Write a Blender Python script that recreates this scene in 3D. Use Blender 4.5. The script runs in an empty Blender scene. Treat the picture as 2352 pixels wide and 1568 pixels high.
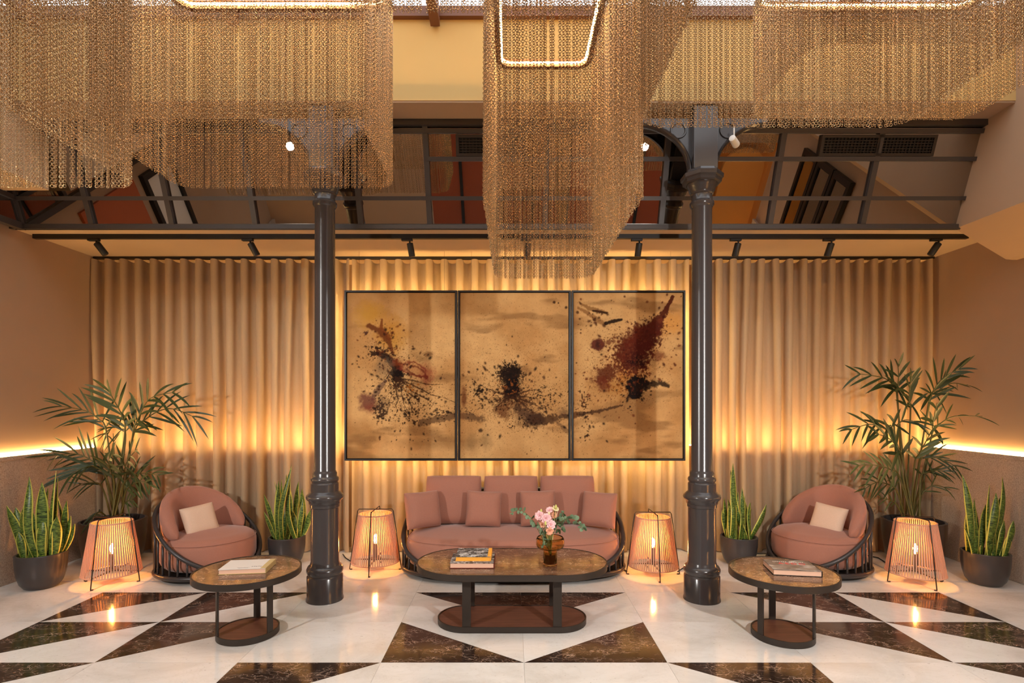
import bpy, bmesh, math, random
import numpy as np
from mathutils import Vector, Matrix

random.seed(7)
rng = np.random.default_rng(7)
PI = math.pi
scene = bpy.context.scene
COL = scene.collection

# ------------------------------------------------------------------ camera
CAM_H, FOC, CX, HY = 1.4, 1250.0, 1176.0, 925.0      # lens height (m), focal length and principal point (px of the 2352 frame)
cam_d = bpy.data.cameras.new('camera')
cam_d.sensor_width = 36.0
cam_d.lens = FOC / 2352 * 36.0
cam_d.shift_y = (HY - 784) / 2352
cam_d.clip_start = 0.05
cam = bpy.data.objects.new('camera', cam_d)
cam.location = (0, 0, CAM_H)
cam.rotation_euler = (PI / 2, 0, 0)
COL.objects.link(cam)
scene.camera = cam

# ------------------------------------------------------------------ world, exposure
world = bpy.data.worlds.new('sky')
scene.world = world
world.use_nodes = True
bg = world.node_tree.nodes['Background']
bg.inputs[0].default_value = (0.95, 0.97, 1.0, 1)
bg.inputs[1].default_value = 2.5
vs = scene.view_settings
vs.view_transform = 'Standard'
vs.look = 'None'
vs.gamma = 1
vs.use_curve_mapping = False
vs.exposure = -0.14

WARM = (1.0, 0.63, 0.23)       # LED tape and filament bulbs
LED_CHANDELIER = 90.0
LED_LEDGE = 130.0
LED_CURTAIN = 190.0
LED_PICTURE = 120.0
BULB = 640.0
SPOT_W = 400.0

# ------------------------------------------------------------------ helpers
def lin(r, g, b):
    def f(c):
        c /= 255.0
        return c / 12.92 if c <= 0.04045 else ((c + 0.055) / 1.055) ** 2.4
    return (f(r), f(g), f(b))

def at(x, y, Y):
    """world point at depth Y that the photograph shows at pixel (x, y)"""
    return Vector(((x - CX) / FOC * Y, Y, CAM_H - (y - HY) / FOC * Y))

class MB:
    def __init__(s):
        s.v = []; s.f = []; s.uv = []
    def add(s, vs, fs):
        o = len(s.v)
        s.v += [tuple(p) for p in vs]
        s.f += [tuple(i + o for i in q) for q in fs]
    def box(s, c, d, rz=0.0, m=None):
        hx, hy, hz = d[0] / 2, d[1] / 2, d[2] / 2
        P = [Vector((sx * hx, sy * hy, sz * hz)) for sz in (-1, 1) for sy in (-1, 1) for sx in (-1, 1)]
        if m is not None:
            P = [m @ p for p in P]
        elif rz:
            R = Matrix.Rotation(rz, 3, 'Z'); P = [R @ p for p in P]
        c = Vector(c)
        s.add([p + c for p in P], [(0, 2, 3, 1), (4, 5, 7, 6), (0, 1, 5, 4), (2, 6, 7, 3), (0, 4, 6, 2), (1, 3, 7, 5)])
    def span(s, x0, x1, y0, y1, z0, z1):
        s.box(((x0 + x1) / 2, (y0 + y1) / 2, (z0 + z1) / 2), (x1 - x0, y1 - y0, z1 - z0))
    def tube(s, pts, r, seg=8, closed=False, caps=True, flat=None):
        pts = [Vector(p) for p in pts]
        n = len(pts)
        rr = r if isinstance(r, (list, tuple)) else [r] * n
        tg = []
        for i in range(n):
            if closed:
                t = pts[(i + 1) % n] - pts[i - 1]
            else:
                t = pts[min(i + 1, n - 1)] - pts[max(i - 1, 0)]
            tg.append(t.normalized())
        up = Vector((0, 0, 1)) if abs(tg[0].z) < 0.9 else Vector((1, 0, 0))
        a = (up - tg[0] * up.dot(tg[0])).normalized()
        V = []
        for i in range(n):
            a = (a - tg[i] * a.dot(tg[i])).normalized()
            b = tg[i].cross(a)
            for k in range(seg):
                t = 2 * PI * k / seg
                fx, fy = (1, 1) if flat is None else flat
                V.append(pts[i] + (a * math.cos(t) * fx + b * math.sin(t) * fy) * rr[i])
        F = []
        m = n if closed else n - 1
        for i in range(m):
            j = (i + 1) % n
            for k in range(seg):
                l = (k + 1) % seg
                F.append((i * seg + k, i * seg + l, j * seg + l, j * seg + k))
        if caps and not closed:
            F.append(tuple(range(seg - 1, -1, -1)))
            F.append(tuple((n - 1) * seg + k for k in range(seg)))
        s.add(V, F)
    def lathe(s, prof, seg=32, c=(0, 0, 0), sx=1.0, sy=1.0, cap0=True, cap1=True):
        V = []; F = []
        n = len(prof)
        for r, z in prof:
            for k in range(seg):
                t = 2 * PI * k / seg
                V.append((c[0] + r * sx * math.cos(t), c[1] + r * sy * math.sin(t), c[2] + z))
        for i in range(n - 1):
            for k in range(seg):
                l = (k + 1) % seg
                F.append((i * seg + k, i * seg + l, (i + 1) * seg + l, (i + 1) * seg + k))
        if cap0: F.append(tuple(range(seg - 1, -1, -1)))
        if cap1: F.append(tuple((n - 1) * seg + k for k in range(seg)))
        s.add(V, F)
    def rings(s, loops, cap0=True, cap1=True, closed=False):
        """loops: lists of equally many points"""
        m = len(loops[0]); V = [p for L in loops for p in L]; F = []
        n = len(loops)
        for i in range(n if closed else n - 1):
            j = (i + 1) % n
            for k in range(m):
                l = (k + 1) % m
                F.append((i * m + k, i * m + l, j * m + l, j * m + k))
        if not closed:
            if cap0: F.append(tuple(range(m - 1, -1, -1)))
            if cap1: F.append(tuple((n - 1) * m + k for k in range(m)))
        s.add(V, F)
    def prism(s, poly, z0, z1):
        n = len(poly)
        V = [(x, y, z0) for x, y in poly] + [(x, y, z1) for x, y in poly]
        F = [tuple(range(n - 1, -1, -1)), tuple(range(n, 2 * n))] + [(i, (i + 1) % n, n + (i + 1) % n, n + i) for i in range(n)]
        s.add(V, F)
    def mesh(s, name):
        me = bpy.data.meshes.new(name)
        me.from_pydata(s.v, [], s.f)
        me.update()
        return me
    def build(s, name, mat, parent=None, smooth=False, bevel=0.0, fix=True):
        me = s.mesh(name)
        if fix:
            bm = bmesh.new(); bm.from_mesh(me)
            bmesh.ops.recalc_face_normals(bm, faces=bm.faces)
            bm.to_mesh(me); bm.free()
        return link(name, me, mat, parent, smooth, bevel)

def link(name, me, mat, parent=None, smooth=False, bevel=0.0):
    if mat is not None and not me.materials:
        me.materials.append(mat)
    if smooth:
        me.polygons.foreach_set('use_smooth', [True] * len(me.polygons))
        if smooth != 'all':
            me.set_sharp_from_angle(angle=math.radians(40))
    o = bpy.data.objects.new(name, me)
    COL.objects.link(o)
    if parent is not None:
        o.parent = parent
    if bevel:
        md = o.modifiers.new('bevel', 'BEVEL'); md.width = bevel; md.segments = 2; md.limit_method = 'ANGLE'
    return o

def tag(o, label, cat, group=None, kind=None):
    o['label'] = label
    o['category'] = cat
    if group: o['group'] = group
    if kind: o['kind'] = kind
    return o

def thing(name, label, cat, loc=(0, 0, 0), rz=0.0, group=None, kind=None):
    o = bpy.data.objects.new(name, None)
    o.empty_display_size = 0.1
    COL.objects.link(o)
    o.location = loc
    o.rotation_euler = (0, 0, rz)
    return tag(o, label, cat, group, kind)

def rebase(t, loc):
    """move a thing's origin to its own place without moving its parts"""
    t.location = loc
    for ch in t.children: ch.location = ch.location - Vector(loc)
    return t

def copy_tree(o, parent=None):
    c = o.copy(); COL.objects.link(c); c.parent = parent
    for ch in list(o.children):
        copy_tree(ch, c)
    return c

# ------------------------------------------------------------------ materials
MATS = {}
def mat(name, col, rough=0.5, metal=0.0, spec=0.5, emit=None, estr=0.0, **kw):
    m = bpy.data.materials.new(name); m.use_nodes = True
    b = m.node_tree.nodes['Principled BSDF']
    b.inputs['Base Color'].default_value = (*col, 1)
    b.inputs['Roughness'].default_value = rough
    b.inputs['Metallic'].default_value = metal
    b.inputs['Specular IOR Level'].default_value = spec
    if emit:
        b.inputs['Emission Color'].default_value = (*emit, 1)
        b.inputs['Emission Strength'].default_value = estr
    for k, v in kw.items():
        b.inputs[k].default_value = v
    MATS[name] = m
    return m

class NT:
    """tiny node-graph helper around a Principled material"""
    def __init__(s, m):
        s.t = m.node_tree; s.n = s.t.nodes; s.b = s.n['Principled BSDF']
    def node(s, typ, **kw):
        n = s.n.new(typ)
        for k, v in kw.items():
            if k.startswith('i_'):
                n.inputs[k[2:].replace('_', ' ')].default_value = v
            else:
                setattr(n, k, v)
        return n
    def l(s, a, b): s.t.links.new(a, b)
    def ramp(s, fac, stops, interp='LINEAR'):
        r = s.node('ShaderNodeValToRGB')
        e = r.color_ramp.elements
        r.color_ramp.interpolation = interp
        while len(e) < len(stops): e.new(0.5)
        for el, (p, c) in zip(e, stops):
            el.position = p
            el.color = (*c, 1) if len(c) == 3 else c
        s.l(fac, r.inputs['Fac'])
        return r.outputs['Color']
    def mix(s, fac, a, b, typ='MIX'):
        m = s.node('ShaderNodeMix', data_type='RGBA', blend_type=typ)
        for sock, v in ((m.inputs[0], fac), (m.inputs[6], a), (m.inputs[7], b)):
            if hasattr(v, 'is_linked') or hasattr(v, 'links'): s.l(v, sock)
            elif isinstance(v, (int, float)): sock.default_value = v
            else: sock.default_value = (*v, 1)
        return m.outputs[2]
    def math(s, op, a, b=None):
        m = s.node('ShaderNodeMath', operation=op)
        for i, v in enumerate((a, b)):
            if v is None: continue
            if isinstance(v, (int, float)): m.inputs[i].default_value = v
            else: s.l(v, m.inputs[i])
        return m.outputs[0]
    def noise(s, vec, scale, detail=4, rough=0.55, dist=0.0):
        n = s.node('ShaderNodeTexNoise', i_Scale=scale, i_Detail=detail, i_Roughness=rough, i_Distortion=dist)
        if vec is not None: s.l(vec, n.inputs['Vector'])
        return n.outputs['Fac']
    def bump(s, h, strength=0.2, dist=0.01):
        b = s.node('ShaderNodeBump', i_Strength=strength, i_Distance=dist)
        s.l(h, b.inputs['Height']); s.l(b.outputs[0], s.b.inputs['Normal'])
    def pos(s, scale=(1, 1, 1), per_object=False):
        g = s.node('ShaderNodeNewGeometry').outputs['Position']
        mp = s.node('ShaderNodeMapping'); mp.inputs['Scale'].default_value = scale
        s.l(g, mp.inputs['Vector'])
        if per_object:
            oi = s.node('ShaderNodeObjectInfo')
            v = s.node('ShaderNodeVectorMath', operation='SCALE')
            c = s.node('ShaderNodeCombineXYZ')
            r = oi.outputs['Random']
            s.l(r, c.inputs[0]); s.l(s.math('MULTIPLY', r, 7.3), c.inputs[1]); s.l(s.math('MULTIPLY', r, 3.1), c.inputs[2])
            s.l(c.outputs[0], v.inputs[0]); v.inputs['Scale'].default_value = 40.0
            s.l(v.outputs[0], mp.inputs['Location'])
        return mp.outputs[0]

def m_plaster():
    for name, c in (('plaster', (178, 150, 124)), ('plaster_gold', (208, 174, 114)), ('plaster_soffit', (196, 170, 140)), ('plaster_orange_lit', (206, 132, 58)), ('plaster_amber_lit', (222, 152, 74))):  # orange and amber: lamplight on the niche put into the plaster colour
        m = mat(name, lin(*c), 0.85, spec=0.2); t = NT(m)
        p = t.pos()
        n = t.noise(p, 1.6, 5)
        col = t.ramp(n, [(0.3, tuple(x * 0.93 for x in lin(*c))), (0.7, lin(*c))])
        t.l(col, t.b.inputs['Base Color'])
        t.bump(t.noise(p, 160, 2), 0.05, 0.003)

def m_stone():
    m = mat('granite', lin(170, 146, 124), 0.55, spec=0.4); t = NT(m)
    p = t.pos()
    n1 = t.noise(p, 130, 3, 0.7); n2 = t.noise(p, 3, 4)
    c = t.ramp(n1, [(0.32, lin(140, 124, 110)), (0.5, lin(190, 172, 154)), (0.7, lin(216, 200, 184))])
    c = t.mix(t.math('MULTIPLY', n2, 0.55), c, lin(164, 146, 130))
    t.l(c, t.b.inputs['Base Color'])
    t.bump(n1, 0.15, 0.002)

def m_white_marble():
    m = mat('white_marble', lin(226, 219, 206), 0.11, spec=0.5); t = NT(m)
    p = t.pos((1, 1.6, 1), True)
    big = t.noise(p, 1.6, 6, 0.6, 0.8)
    c = t.ramp(big, [(0.25, lin(196, 191, 183)), (0.5, lin(220, 217, 212)), (0.8, lin(230, 228, 225))])
    vein = t.noise(p, 4.2, 8, 0.65, 1.6)
    v = t.math('ABSOLUTE', t.math('SUBTRACT', vein, 0.5))
    vf = t.ramp(v, [(0.0, (1, 1, 1)), (0.035, (0, 0, 0))])
    c = t.mix(t.math('MULTIPLY', vf, 0.12), c, lin(172, 164, 152))
    pits = t.noise(p, 42, 3, 0.7, 0.4)
    pf = t.ramp(pits, [(0.66, (0, 0, 0)), (0.72, (1, 1, 1))])
    c = t.mix(t.math('MULTIPLY', pf, 0.5), c, lin(120, 104, 86))
    t.l(c, t.b.inputs['Base Color'])
    t.l(t.math('ADD', t.math('MULTIPLY', big, 0.08), 0.07), t.b.inputs['Roughness'])

def m_dark_marble():
    for name, base, mid, vein_c, sc, per in (('dark_marble', (28, 20, 16), (66, 50, 41), (176, 150, 132), 1.0, True),
                                             ('brown_marble', (62, 42, 32), (124, 90, 66), (224, 198, 170), 1.6, False)):
        m = mat(name, lin(*base), 0.11, spec=0.42); t = NT(m)
        p = t.pos((1.0, 1.7, 1), per)
        w = t.noise(p, 3.0 * sc, 5, 0.6)
        mp = t.node('ShaderNodeMix', data_type='VECTOR')
        mp.inputs[0].default_value = 0.25
        nz = t.node('ShaderNodeTexNoise', i_Scale=5.0 * sc, i_Detail=5.0)
        t.l(p, nz.inputs['Vector'])
        t.l(p, mp.inputs[4]); t.l(nz.outputs['Color'], mp.inputs[5])
        def vor(scale, width):
            vo = t.node('ShaderNodeTexVoronoi', feature='DISTANCE_TO_EDGE', i_Scale=scale)
            t.l(mp.outputs[1], vo.inputs['Vector'])
            return t.ramp(vo.outputs['Distance'], [(0.0, (1, 1, 1)), (width, (0, 0, 0))])
        v1 = vor(9 * sc, 0.02); v2 = vor(26 * sc, 0.06)
        brk = t.noise(p, 7 * sc, 3)
        msk = t.ramp(brk, [(0.42, (0, 0, 0)), (0.62, (1, 1, 1))])
        c = t.ramp(w, [(0.3, lin(*base)), (0.72, lin(*mid))])
        fine = t.noise(p, 45 * sc, 5, 0.7)
        c = t.mix(t.math('MULTIPLY', t.ramp(fine, [(0.5, (0, 0, 0)), (0.75, (1, 1, 1))]), 0.45), c, lin(*[min(255, int(x * 1.35)) for x in mid]))
        f = t.math('MULTIPLY', t.math('MAXIMUM', t.math('MULTIPLY', v1, 1.0), t.math('MULTIPLY', v2, 0.6 if per else 0.3)), msk)
        c = t.mix(f, c, lin(*vein_c))
        t.l(c, t.b.inputs['Base Color'])

def m_fabric(name, c, rough=0.85, sheen=0.25, scale=420):
    m = mat(name, lin(*c), rough, spec=0.2); t = NT(m)
    m.node_tree.nodes['Principled BSDF'].inputs['Sheen Weight'].default_value = sheen
    p = t.pos()
    n = t.noise(p, scale, 2); n2 = t.noise(p, 5, 3)
    cc = lin(*c)
    col = t.ramp(n, [(0.3, tuple(x * 0.84 for x in cc)), (0.7, tuple(min(1, x * 1.12) for x in cc))])
    col = t.mix(t.math('MULTIPLY', n2, 0.25), col, tuple(x * 0.82 for x in cc))
    t.l(col, t.b.inputs['Base Color'])
    t.bump(n, 0.12, 0.002)
    return m

def m_curtain():
    m = mat('curtain_cloth', lin(206, 174, 138), 0.9, spec=0.1); t = NT(m)
    p = t.pos((1, 1, 0.15))
    n = t.noise(p, 240, 2)
    c = t.ramp(n, [(0.3, lin(200, 176, 144)), (0.7, lin(206, 182, 150))])
    t.l(c, t.b.inputs['Base Color'])
    tr = t.node('ShaderNodeBsdfTranslucent')
    t.l(c, tr.inputs['Color'])
    mx = t.node('ShaderNodeMixShader'); mx.inputs[0].default_value = 0.40
    t.l(t.b.outputs[0], mx.inputs[1]); t.l(tr.outputs[0], mx.inputs[2])
    t.l(mx.outputs[0], t.n['Material Output'].inputs['Surface'])

def m_wood(name, a, b, axis=(2, 60, 60), rough=0.45):
    m = mat(name, lin(*a), rough); t = NT(m)
    p = t.pos(axis)
    n = t.noise(p, 1.0, 5, 0.6, 0.6)
    c = t.ramp(n, [(0.3, lin(*b)), (0.7, lin(*a))])
    t.l(c, t.b.inputs['Base Color'])
    t.bump(n, 0.05, 0.002)

def uvnode(t):
    return t.node('ShaderNodeUVMap').outputs['UV']

def m_snake():
    m = mat('snake_leaf', lin(86, 108, 34), 0.38, spec=0.45); t = NT(m)
    uv = uvnode(t)
    sep = t.node('ShaderNodeSeparateXYZ'); t.l(uv, sep.inputs[0])
    e = t.math('ABSOLUTE', t.math('SUBTRACT', sep.outputs[0], 0.5))
    edge = t.ramp(e, [(0.37, (0, 0, 0)), (0.42, (1, 1, 1))])
    mp = t.node('ShaderNodeMapping'); mp.inputs['Scale'].default_value = (1.2, 26, 1)
    t.l(uv, mp.inputs['Vector'])
    oi = t.node('ShaderNodeObjectInfo')
    cx = t.node('ShaderNodeCombineXYZ'); t.l(t.math('MULTIPLY', oi.outputs['Random'], 50.0), cx.inputs[2])
    t.l(cx.outputs[0], mp.inputs['Location'])
    n = t.noise(mp.outputs[0], 1.6, 4, 0.6, 1.0)
    c = t.ramp(n, [(0.40, lin(26, 44, 14)), (0.50, lin(70, 98, 32)), (0.62, lin(120, 138, 60))])
    c = t.mix(edge, c, lin(206, 200, 92))
    t.l(c, t.b.inputs['Base Color'])

def m_simple():
    mat('steel', lin(62, 56, 54), 0.38, 0.0, 0.5)
    mat('column_paint', lin(62, 58, 58), 0.2, 0.0, 0.55)
    mat('black_metal', lin(24, 22, 21), 0.42)
    mat('bronze_metal', lin(50, 42, 36), 0.42, 0.2)
    mat('chair_frame', lin(54, 50, 50), 0.36, 0.15)
    mat('brass_chain', lin(186, 156, 116), 0.23, 1.0)
    mat('rail_paint', lin(110, 66, 40), 0.5)
    mat('mirror', (0.42, 0.39, 0.36), 0.0, 1.0)
    mat('pot_glaze', lin(66, 62, 62), 0.3, 0.2)
    mat('soil', lin(26, 20, 16), 0.95)
    mat('wire', lin(34, 27, 24), 0.45)
    mat('rope', lin(206, 160, 134), 0.8, **{'Transmission Weight': 0.0})
    mat('ring_wood', lin(226, 176, 122), 0.6)
    mat('palm_leaf', lin(46, 60, 28), 0.45)
    mat('palm_leaf_light', lin(66, 80, 42), 0.45)
    mat('palm_stem', lin(84, 84, 44), 0.5)
    mat('eucalyptus_leaf', lin(104, 128, 98), 0.6)
    mat('flower_stem', lin(96, 112, 58), 0.6)
    mat('petal_pink', lin(232, 186, 190), 0.6)
    mat('petal_cream', lin(232, 218, 172), 0.6)
    mat('petal_peach', lin(232, 170, 138), 0.6)
    mat('bud_green', lin(196, 196, 110), 0.6)
    mat('paper', lin(226, 186, 160), 0.8)
    mat('book_white', lin(222, 216, 208), 0.6)
    mat('book_tan', lin(196, 172, 120), 0.6)
    mat('book_orange', lin(238, 168, 60), 0.6)
    mat('book_maroon', lin(112, 40, 26), 0.5)
    mat('book_black', lin(20, 18, 18), 0.4)
    mat('ink_grey', lin(150, 146, 142), 0.7)
    mat('ink_red', lin(220, 70, 66), 0.6)
    mat('ink_white', lin(235, 232, 225), 0.6)
    mat('black_plastic', lin(18, 17, 17), 0.5)
    mat('white_plastic', lin(225, 222, 216), 0.4)
    mat('terracotta', lin(176, 92, 52), 0.8)
    mat('rust_wood', lin(150, 70, 34), 0.5)
    mat('led', (1, 1, 1), 0.5, emit=WARM, estr=LED_CHANDELIER)
    mat('led_ledge', (1, 1, 1), 0.5, emit=WARM, estr=LED_LEDGE)
    mat('led_curtain', (1, 1, 1), 0.5, emit=WARM, estr=LED_CURTAIN)
    mat('led_picture', (1, 1, 1), 0.5, emit=WARM, estr=LED_PICTURE)
    mat('bulb', (1, 1, 1), 0.5, emit=(1.0, 0.42, 0.09), estr=BULB)
    mat('spot_lens', (1, 1, 1), 0.5, emit=(1, 0.97, 0.92), estr=60)
    mat('art_paint', (0.4, 0.25, 0.1), 0.75, spec=0.08)
    t = NT(MATS['art_paint'])
    a = t.node('ShaderNodeVertexColor', layer_name='art'); t.l(a.outputs[0], t.b.inputs['Base Color'])
    mat('amber_glass', lin(246, 216, 160), 0.02, **{'Transmission Weight': 1.0, 'IOR': 1.2})
    mat('window_glass', (0.9, 0.95, 0.95), 0.02, **{'Transmission Weight': 1.0, 'IOR': 1.05})
    # matt photograph print on a book cover
    m = mat('photo_print', (0.2, 0.2, 0.2), 0.5); t = NT(m)
    p = t.pos((1, 1.3, 1))
    n = t.noise(p, 30, 4, 0.6, 1.2)
    t.l(t.ramp(n, [(0.40, lin(38, 38, 40)), (0.52, lin(110, 108, 106)), (0.64, lin(208, 208, 206))]), t.b.inputs['Base Color'])
    m = mat('grey_print', (0.2, 0.2, 0.2), 0.35); t = NT(m)
    n = t.noise(t.pos((1, 1.4, 1)), 11, 3, 0.5, 0.8)
    t.l(t.ramp(n, [(0.40, lin(92, 84, 78)), (0.60, lin(140, 132, 124)), (0.72, lin(222, 220, 214))]), t.b.inputs['Base Color'])

m_plaster(); m_stone(); m_white_marble(); m_dark_marble(); m_curtain(); m_snake(); m_simple()
m_fabric('salmon_cloth', (166, 114, 96))
m_fabric('satin_cloth', (214, 184, 160), 0.5, 0.1, 500)
m_wood('walnut', (118, 76, 60), (88, 54, 42), (4, 55, 30))
M = MATS
# ================================================================== the setting
XL, XR = -3.94, 3.99           # plaster of the side walls
WL, WR = -3.89, 3.945          # faces of the stone wainscot
YC = 5.13                      # curtain plane
YB = 5.42                      # back wall
ZS = 2.775                     # soffit over the curtain
YR = -0.25                     # rear wall (behind the lens), camera stands in its opening

# ---- floor: slab with separate marble tiles
GX, GD, G0, GY = 0.0650, 0.5435, 0.7725, 4.023
mb = MB(); mb.span(-4.6, 4.6, -3.0, 5.6, -0.12, -0.003)
floor = mb.build('floor', M['white_marble'])
tag(floor, 'polished stone floor of cream and dark brown triangular tiles', 'floor', kind='structure')
GAP = 0.0007
def tile(poly, m):
    c = Vector((sum(p[0] for p in poly) / len(poly), sum(p[1] for p in poly) / len(poly)))
    P = []
    n = len(poly)
    for i in range(n):           # inset every edge by the joint
        p0, p1, p2 = Vector(poly[i - 1]), Vector(poly[i]), Vector(poly[(i + 1) % n])
        d1, d2 = (p1 - p0).normalized(), (p2 - p1).normalized()
        n1, n2 = Vector((-d1.y, d1.x)), Vector((-d2.y, d2.x))
        k = GAP / max(0.15, 1 + n1.dot(n2))
        P.append(p1 + (n1 + n2) * k)
    b = MB(); b.prism([(p.x, p.y) for p in P], -0.003, 0.0)
    return b.build('tile', m, floor)
def xk(k): return GX + G0 * k
def yr_(r): return GY - GD * r        # r = 0 is the line where the pattern starts
WHT, DRK = M['white_marble'], M['dark_marble']
DARK = {}                              # (column, row) -> which corner triangle is dark
for r in range(0, 6):
    for k in (2, 3):
        DARK[(k, r)] = 'FR'; DARK[(-k - 1, r)] = 'FL'
    DARK[(4, r)] = None
DARK[(0, 0)] = 'FL'; DARK[(-1, 0)] = 'FR'
DARK[(0, 1)] = 'NR'; DARK[(-1, 1)] = 'NL'
for r in (2,):
    DARK[(1, r)] = 'FR'; DARK[(-2, r)] = 'FL'
    DARK[(2, r)] = None; DARK[(-3, r)] = None
for r in range(-3, 7):
    for k in range(-6, 6):
        x0, x1 = xk(k), xk(k + 1)
        yf, yn = yr_(r), yr_(r + 1)
        x0c, x1c = max(x0, WL), min(x1, WR)
        yfc = min(yf, YB)
        if x1c - x0c < 0.03 or yfc - yn < 0.02: continue
        d = DARK.get((k, r)) if r >= 0 else None
        FLp, FRp, NRp, NLp = (x0, yf), (x1, yf), (x1, yn), (x0, yn)
        if d is None:
            tile([(x0c, yn), (x1c, yn), (x1c, yfc), (x0c, yfc)], WHT)
        elif d == 'FL':
            tile([FLp, NLp, FRp], DRK); tile([NLp, NRp, FRp], WHT)
        elif d == 'FR':
            tile([FLp, NRp, FRp], DRK); tile([FLp, NLp, NRp], WHT)
        elif d == 'NL':
            tile([FLp, NLp, NRp], DRK); tile([FLp, NRp, FRp], WHT)
        elif d == 'NR':
            tile([NLp, NRp, FRp], DRK); tile([FLp, NLp, FRp], WHT)

# ---- walls
def struct(name, label, mb, m, cat='wall', bevel=0):
    o = mb.build(name, m, bevel=bevel)
    return tag(o, label, cat, kind='structure')
mb = MB(); mb.span(-4.3, 4.3, YB, YB + 0.15, 0, 4.3)
mb.span(XL, XR, YC + 0.17, YB, 0, 0.985)              # ledge behind the curtain that carries the LED tape
struct('wall_back', 'plain plaster wall with ledge hidden behind the long curtains', mb, M['plaster'])
mb = MB(); mb.span(XL - 0.2, XL, YR, YB, 0, 4.2)
struct('wall_left', 'beige plaster side wall behind the palm and the snake plant, glowing above its ledge', mb, M['plaster'])
mb = MB(); mb.span(XR, XR + 0.2, YR, YB, 0, 4.2)
struct('wall_right', 'beige plaster side wall beside the taller palm with a faint diagonal shade', mb, M['plaster'])
# stone wainscots with a lip
for nm, x0, x1, xf, lab in (('trim_left', XL, WL, WL, 'speckled brown stone wainscot behind the shorter palm'), ('trim_right', WR, XR, WR, 'speckled grey brown stone wainscot behind the taller palm')):
    mb = MB(); mb.span(x0, x1, YR, YC + 0.03, 0, 0.955)
    s = 1 if x0 < 0 else -1
    if s > 0: mb.span(x0 + 0.012, x1 + 0.004, YR, YC + 0.03, 0.955, 0.985)
    else: mb.span(x0 - 0.004, x1 - 0.012, YR, YC + 0.03, 0.955, 0.985)
    struct(nm, lab, mb, M['granite'], 'wainscot')
# LED tapes of the ledges
for x, lab in ((XL + 0.008, 'glowing warm LED strip along the ledge of the wall by the shorter palm'), (XR - 0.008, 'glowing warm LED strip along the ledge of the wall by the taller palm')):
    mb = MB(); mb.span(x - 0.007, x + 0.007, 0.6, YC + 0.02, 0.975, 0.999)
    tag(mb.build('led_strip', M['led_ledge']), lab, 'light strip', 'ledge lights')
mb = MB(); mb.span(XL + 0.02, XR - 0.02, YC + 0.185, YC + 0.197, 0.985, 0.993)
tag(mb.build('led_strip', M['led_curtain']), 'warm LED strip glowing through the curtain folds at ledge height', 'light strip', 'ledge lights')

# soffit over the curtain
mb = MB(); mb.span(XL, XR, 4.30, YB, ZS, ZS + 0.10)
struct('ceiling', 'low warm plaster soffit over the curtain with a black spotlight track', mb, M['plaster_soffit'], 'ceiling')
# upper wall above the mirror glazing (its underside shows as a band)
mb = MB(); mb.span(-4.3, 4.3, 3.78, 4.04, 3.50, 4.06)
struct('wall_upper', 'golden plaster upper wall seen between the hanging chain lights', mb, M['plaster_gold'])
mb = MB(); mb.span(-4.3, 4.3, 3.785, 4.035, 3.488, 3.4995)  # added slab: shade of the underside put into a darker colour
struct('ceiling_shade_band', 'darker taupe slab added as the shaded underside of the golden upper wall', mb, M['plaster'], 'ceiling')
mb = MB(); mb.span(-4.3, 4.3, 3.74, 4.0, 4.06, 4.13)
struct('trim_1', 'dark brown steel beam along the top of the golden upper wall', mb, M['rail_paint'], 'beam')
# space above the soffit behind the mirror
mb = MB(); mb.span(XL, XR, 4.6, 4.7, ZS + 0.10, 4.0)
struct('wall_void', 'dark wall closing the space behind the mirror glazing', mb, M['black_metal'])
# bulkheads at the sides
mb = MB(); mb.span(-4.3, -3.49, YR, 4.10, 3.00, 4.10)
struct('wall_bulkhead_left', 'boxed plaster bulkhead under the frontmost chain light', mb, M['plaster_soffit'])
mb = MB()
poly = [(3.50, 2.775), (3.90, 2.535), (3.95, 2.53), (4.2, 2.53), (4.2, 4.10), (3.50, 4.10)]
V = [(x, y, z) for y in (YR, 4.30) for x, z in poly]
n = len(poly)
mb.add(V, [tuple(range(n)), tuple(range(2 * n - 1, n - 1, -1))] + [(i, (i + 1) % n, n + (i + 1) % n, n + i) for i in range(n)])
struct('wall_bulkhead_right', 'faceted plaster bulkhead sloping down beside the end of the mirror glazing', mb, M['plaster'])

# ---- mirror glazing leaning over the soffit
MB0 = Vector((0, 4.297, 2.80)); MUP = Vector((0, -0.247, 0.66))      # point, full height vector
def mp(x, s, off=0.0):
    """point on the mirror plane; off lifts it towards the room"""
    nrm = Vector((0, -0.9366, -0.3505))
    return MB0 + MUP * s + Vector((x, 0, 0)) + nrm * off
win = thing('window_1', 'long sloping mirror glazing in dark steel bars above the spotlight track', 'window', kind='structure')
def quad_slab(x0, x1, s0, s1, o0, o1):
    b = MB()
    P = [mp(x, s, o) for o in (o0, o1) for s in (s0, s1) for x in (x0, x1)]
    b.add(P, [(0, 1, 3, 2), (4, 6, 7, 5), (0, 4, 5, 1), (2, 3, 7, 6), (0, 2, 6, 4), (1, 5, 7, 3)])
    return b
XM = [-3.86, -3.30, -2.67, -2.016, -1.187, -0.646, 0.26, 1.17, 2.026, 2.753, 3.53]
SM = [0.0, 0.28, 0.68, 0.94, 1.06]
for i in range(len(XM) - 1):
    for j in range(len(SM) - 1):
        if j == 2 and not (5 <= i <= 9) : continue
        s0, s1 = SM[j], SM[j + 1]
        if j == 1 and not (5 <= i <= 9): s1 = SM[3]
        quad_slab(XM[i] + 0.006, XM[i + 1] - 0.006, s0 + 0.004, s1 - 0.004, 0.0, 0.004).build('pane', M['mirror'], win)
W2 = 0.022
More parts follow.
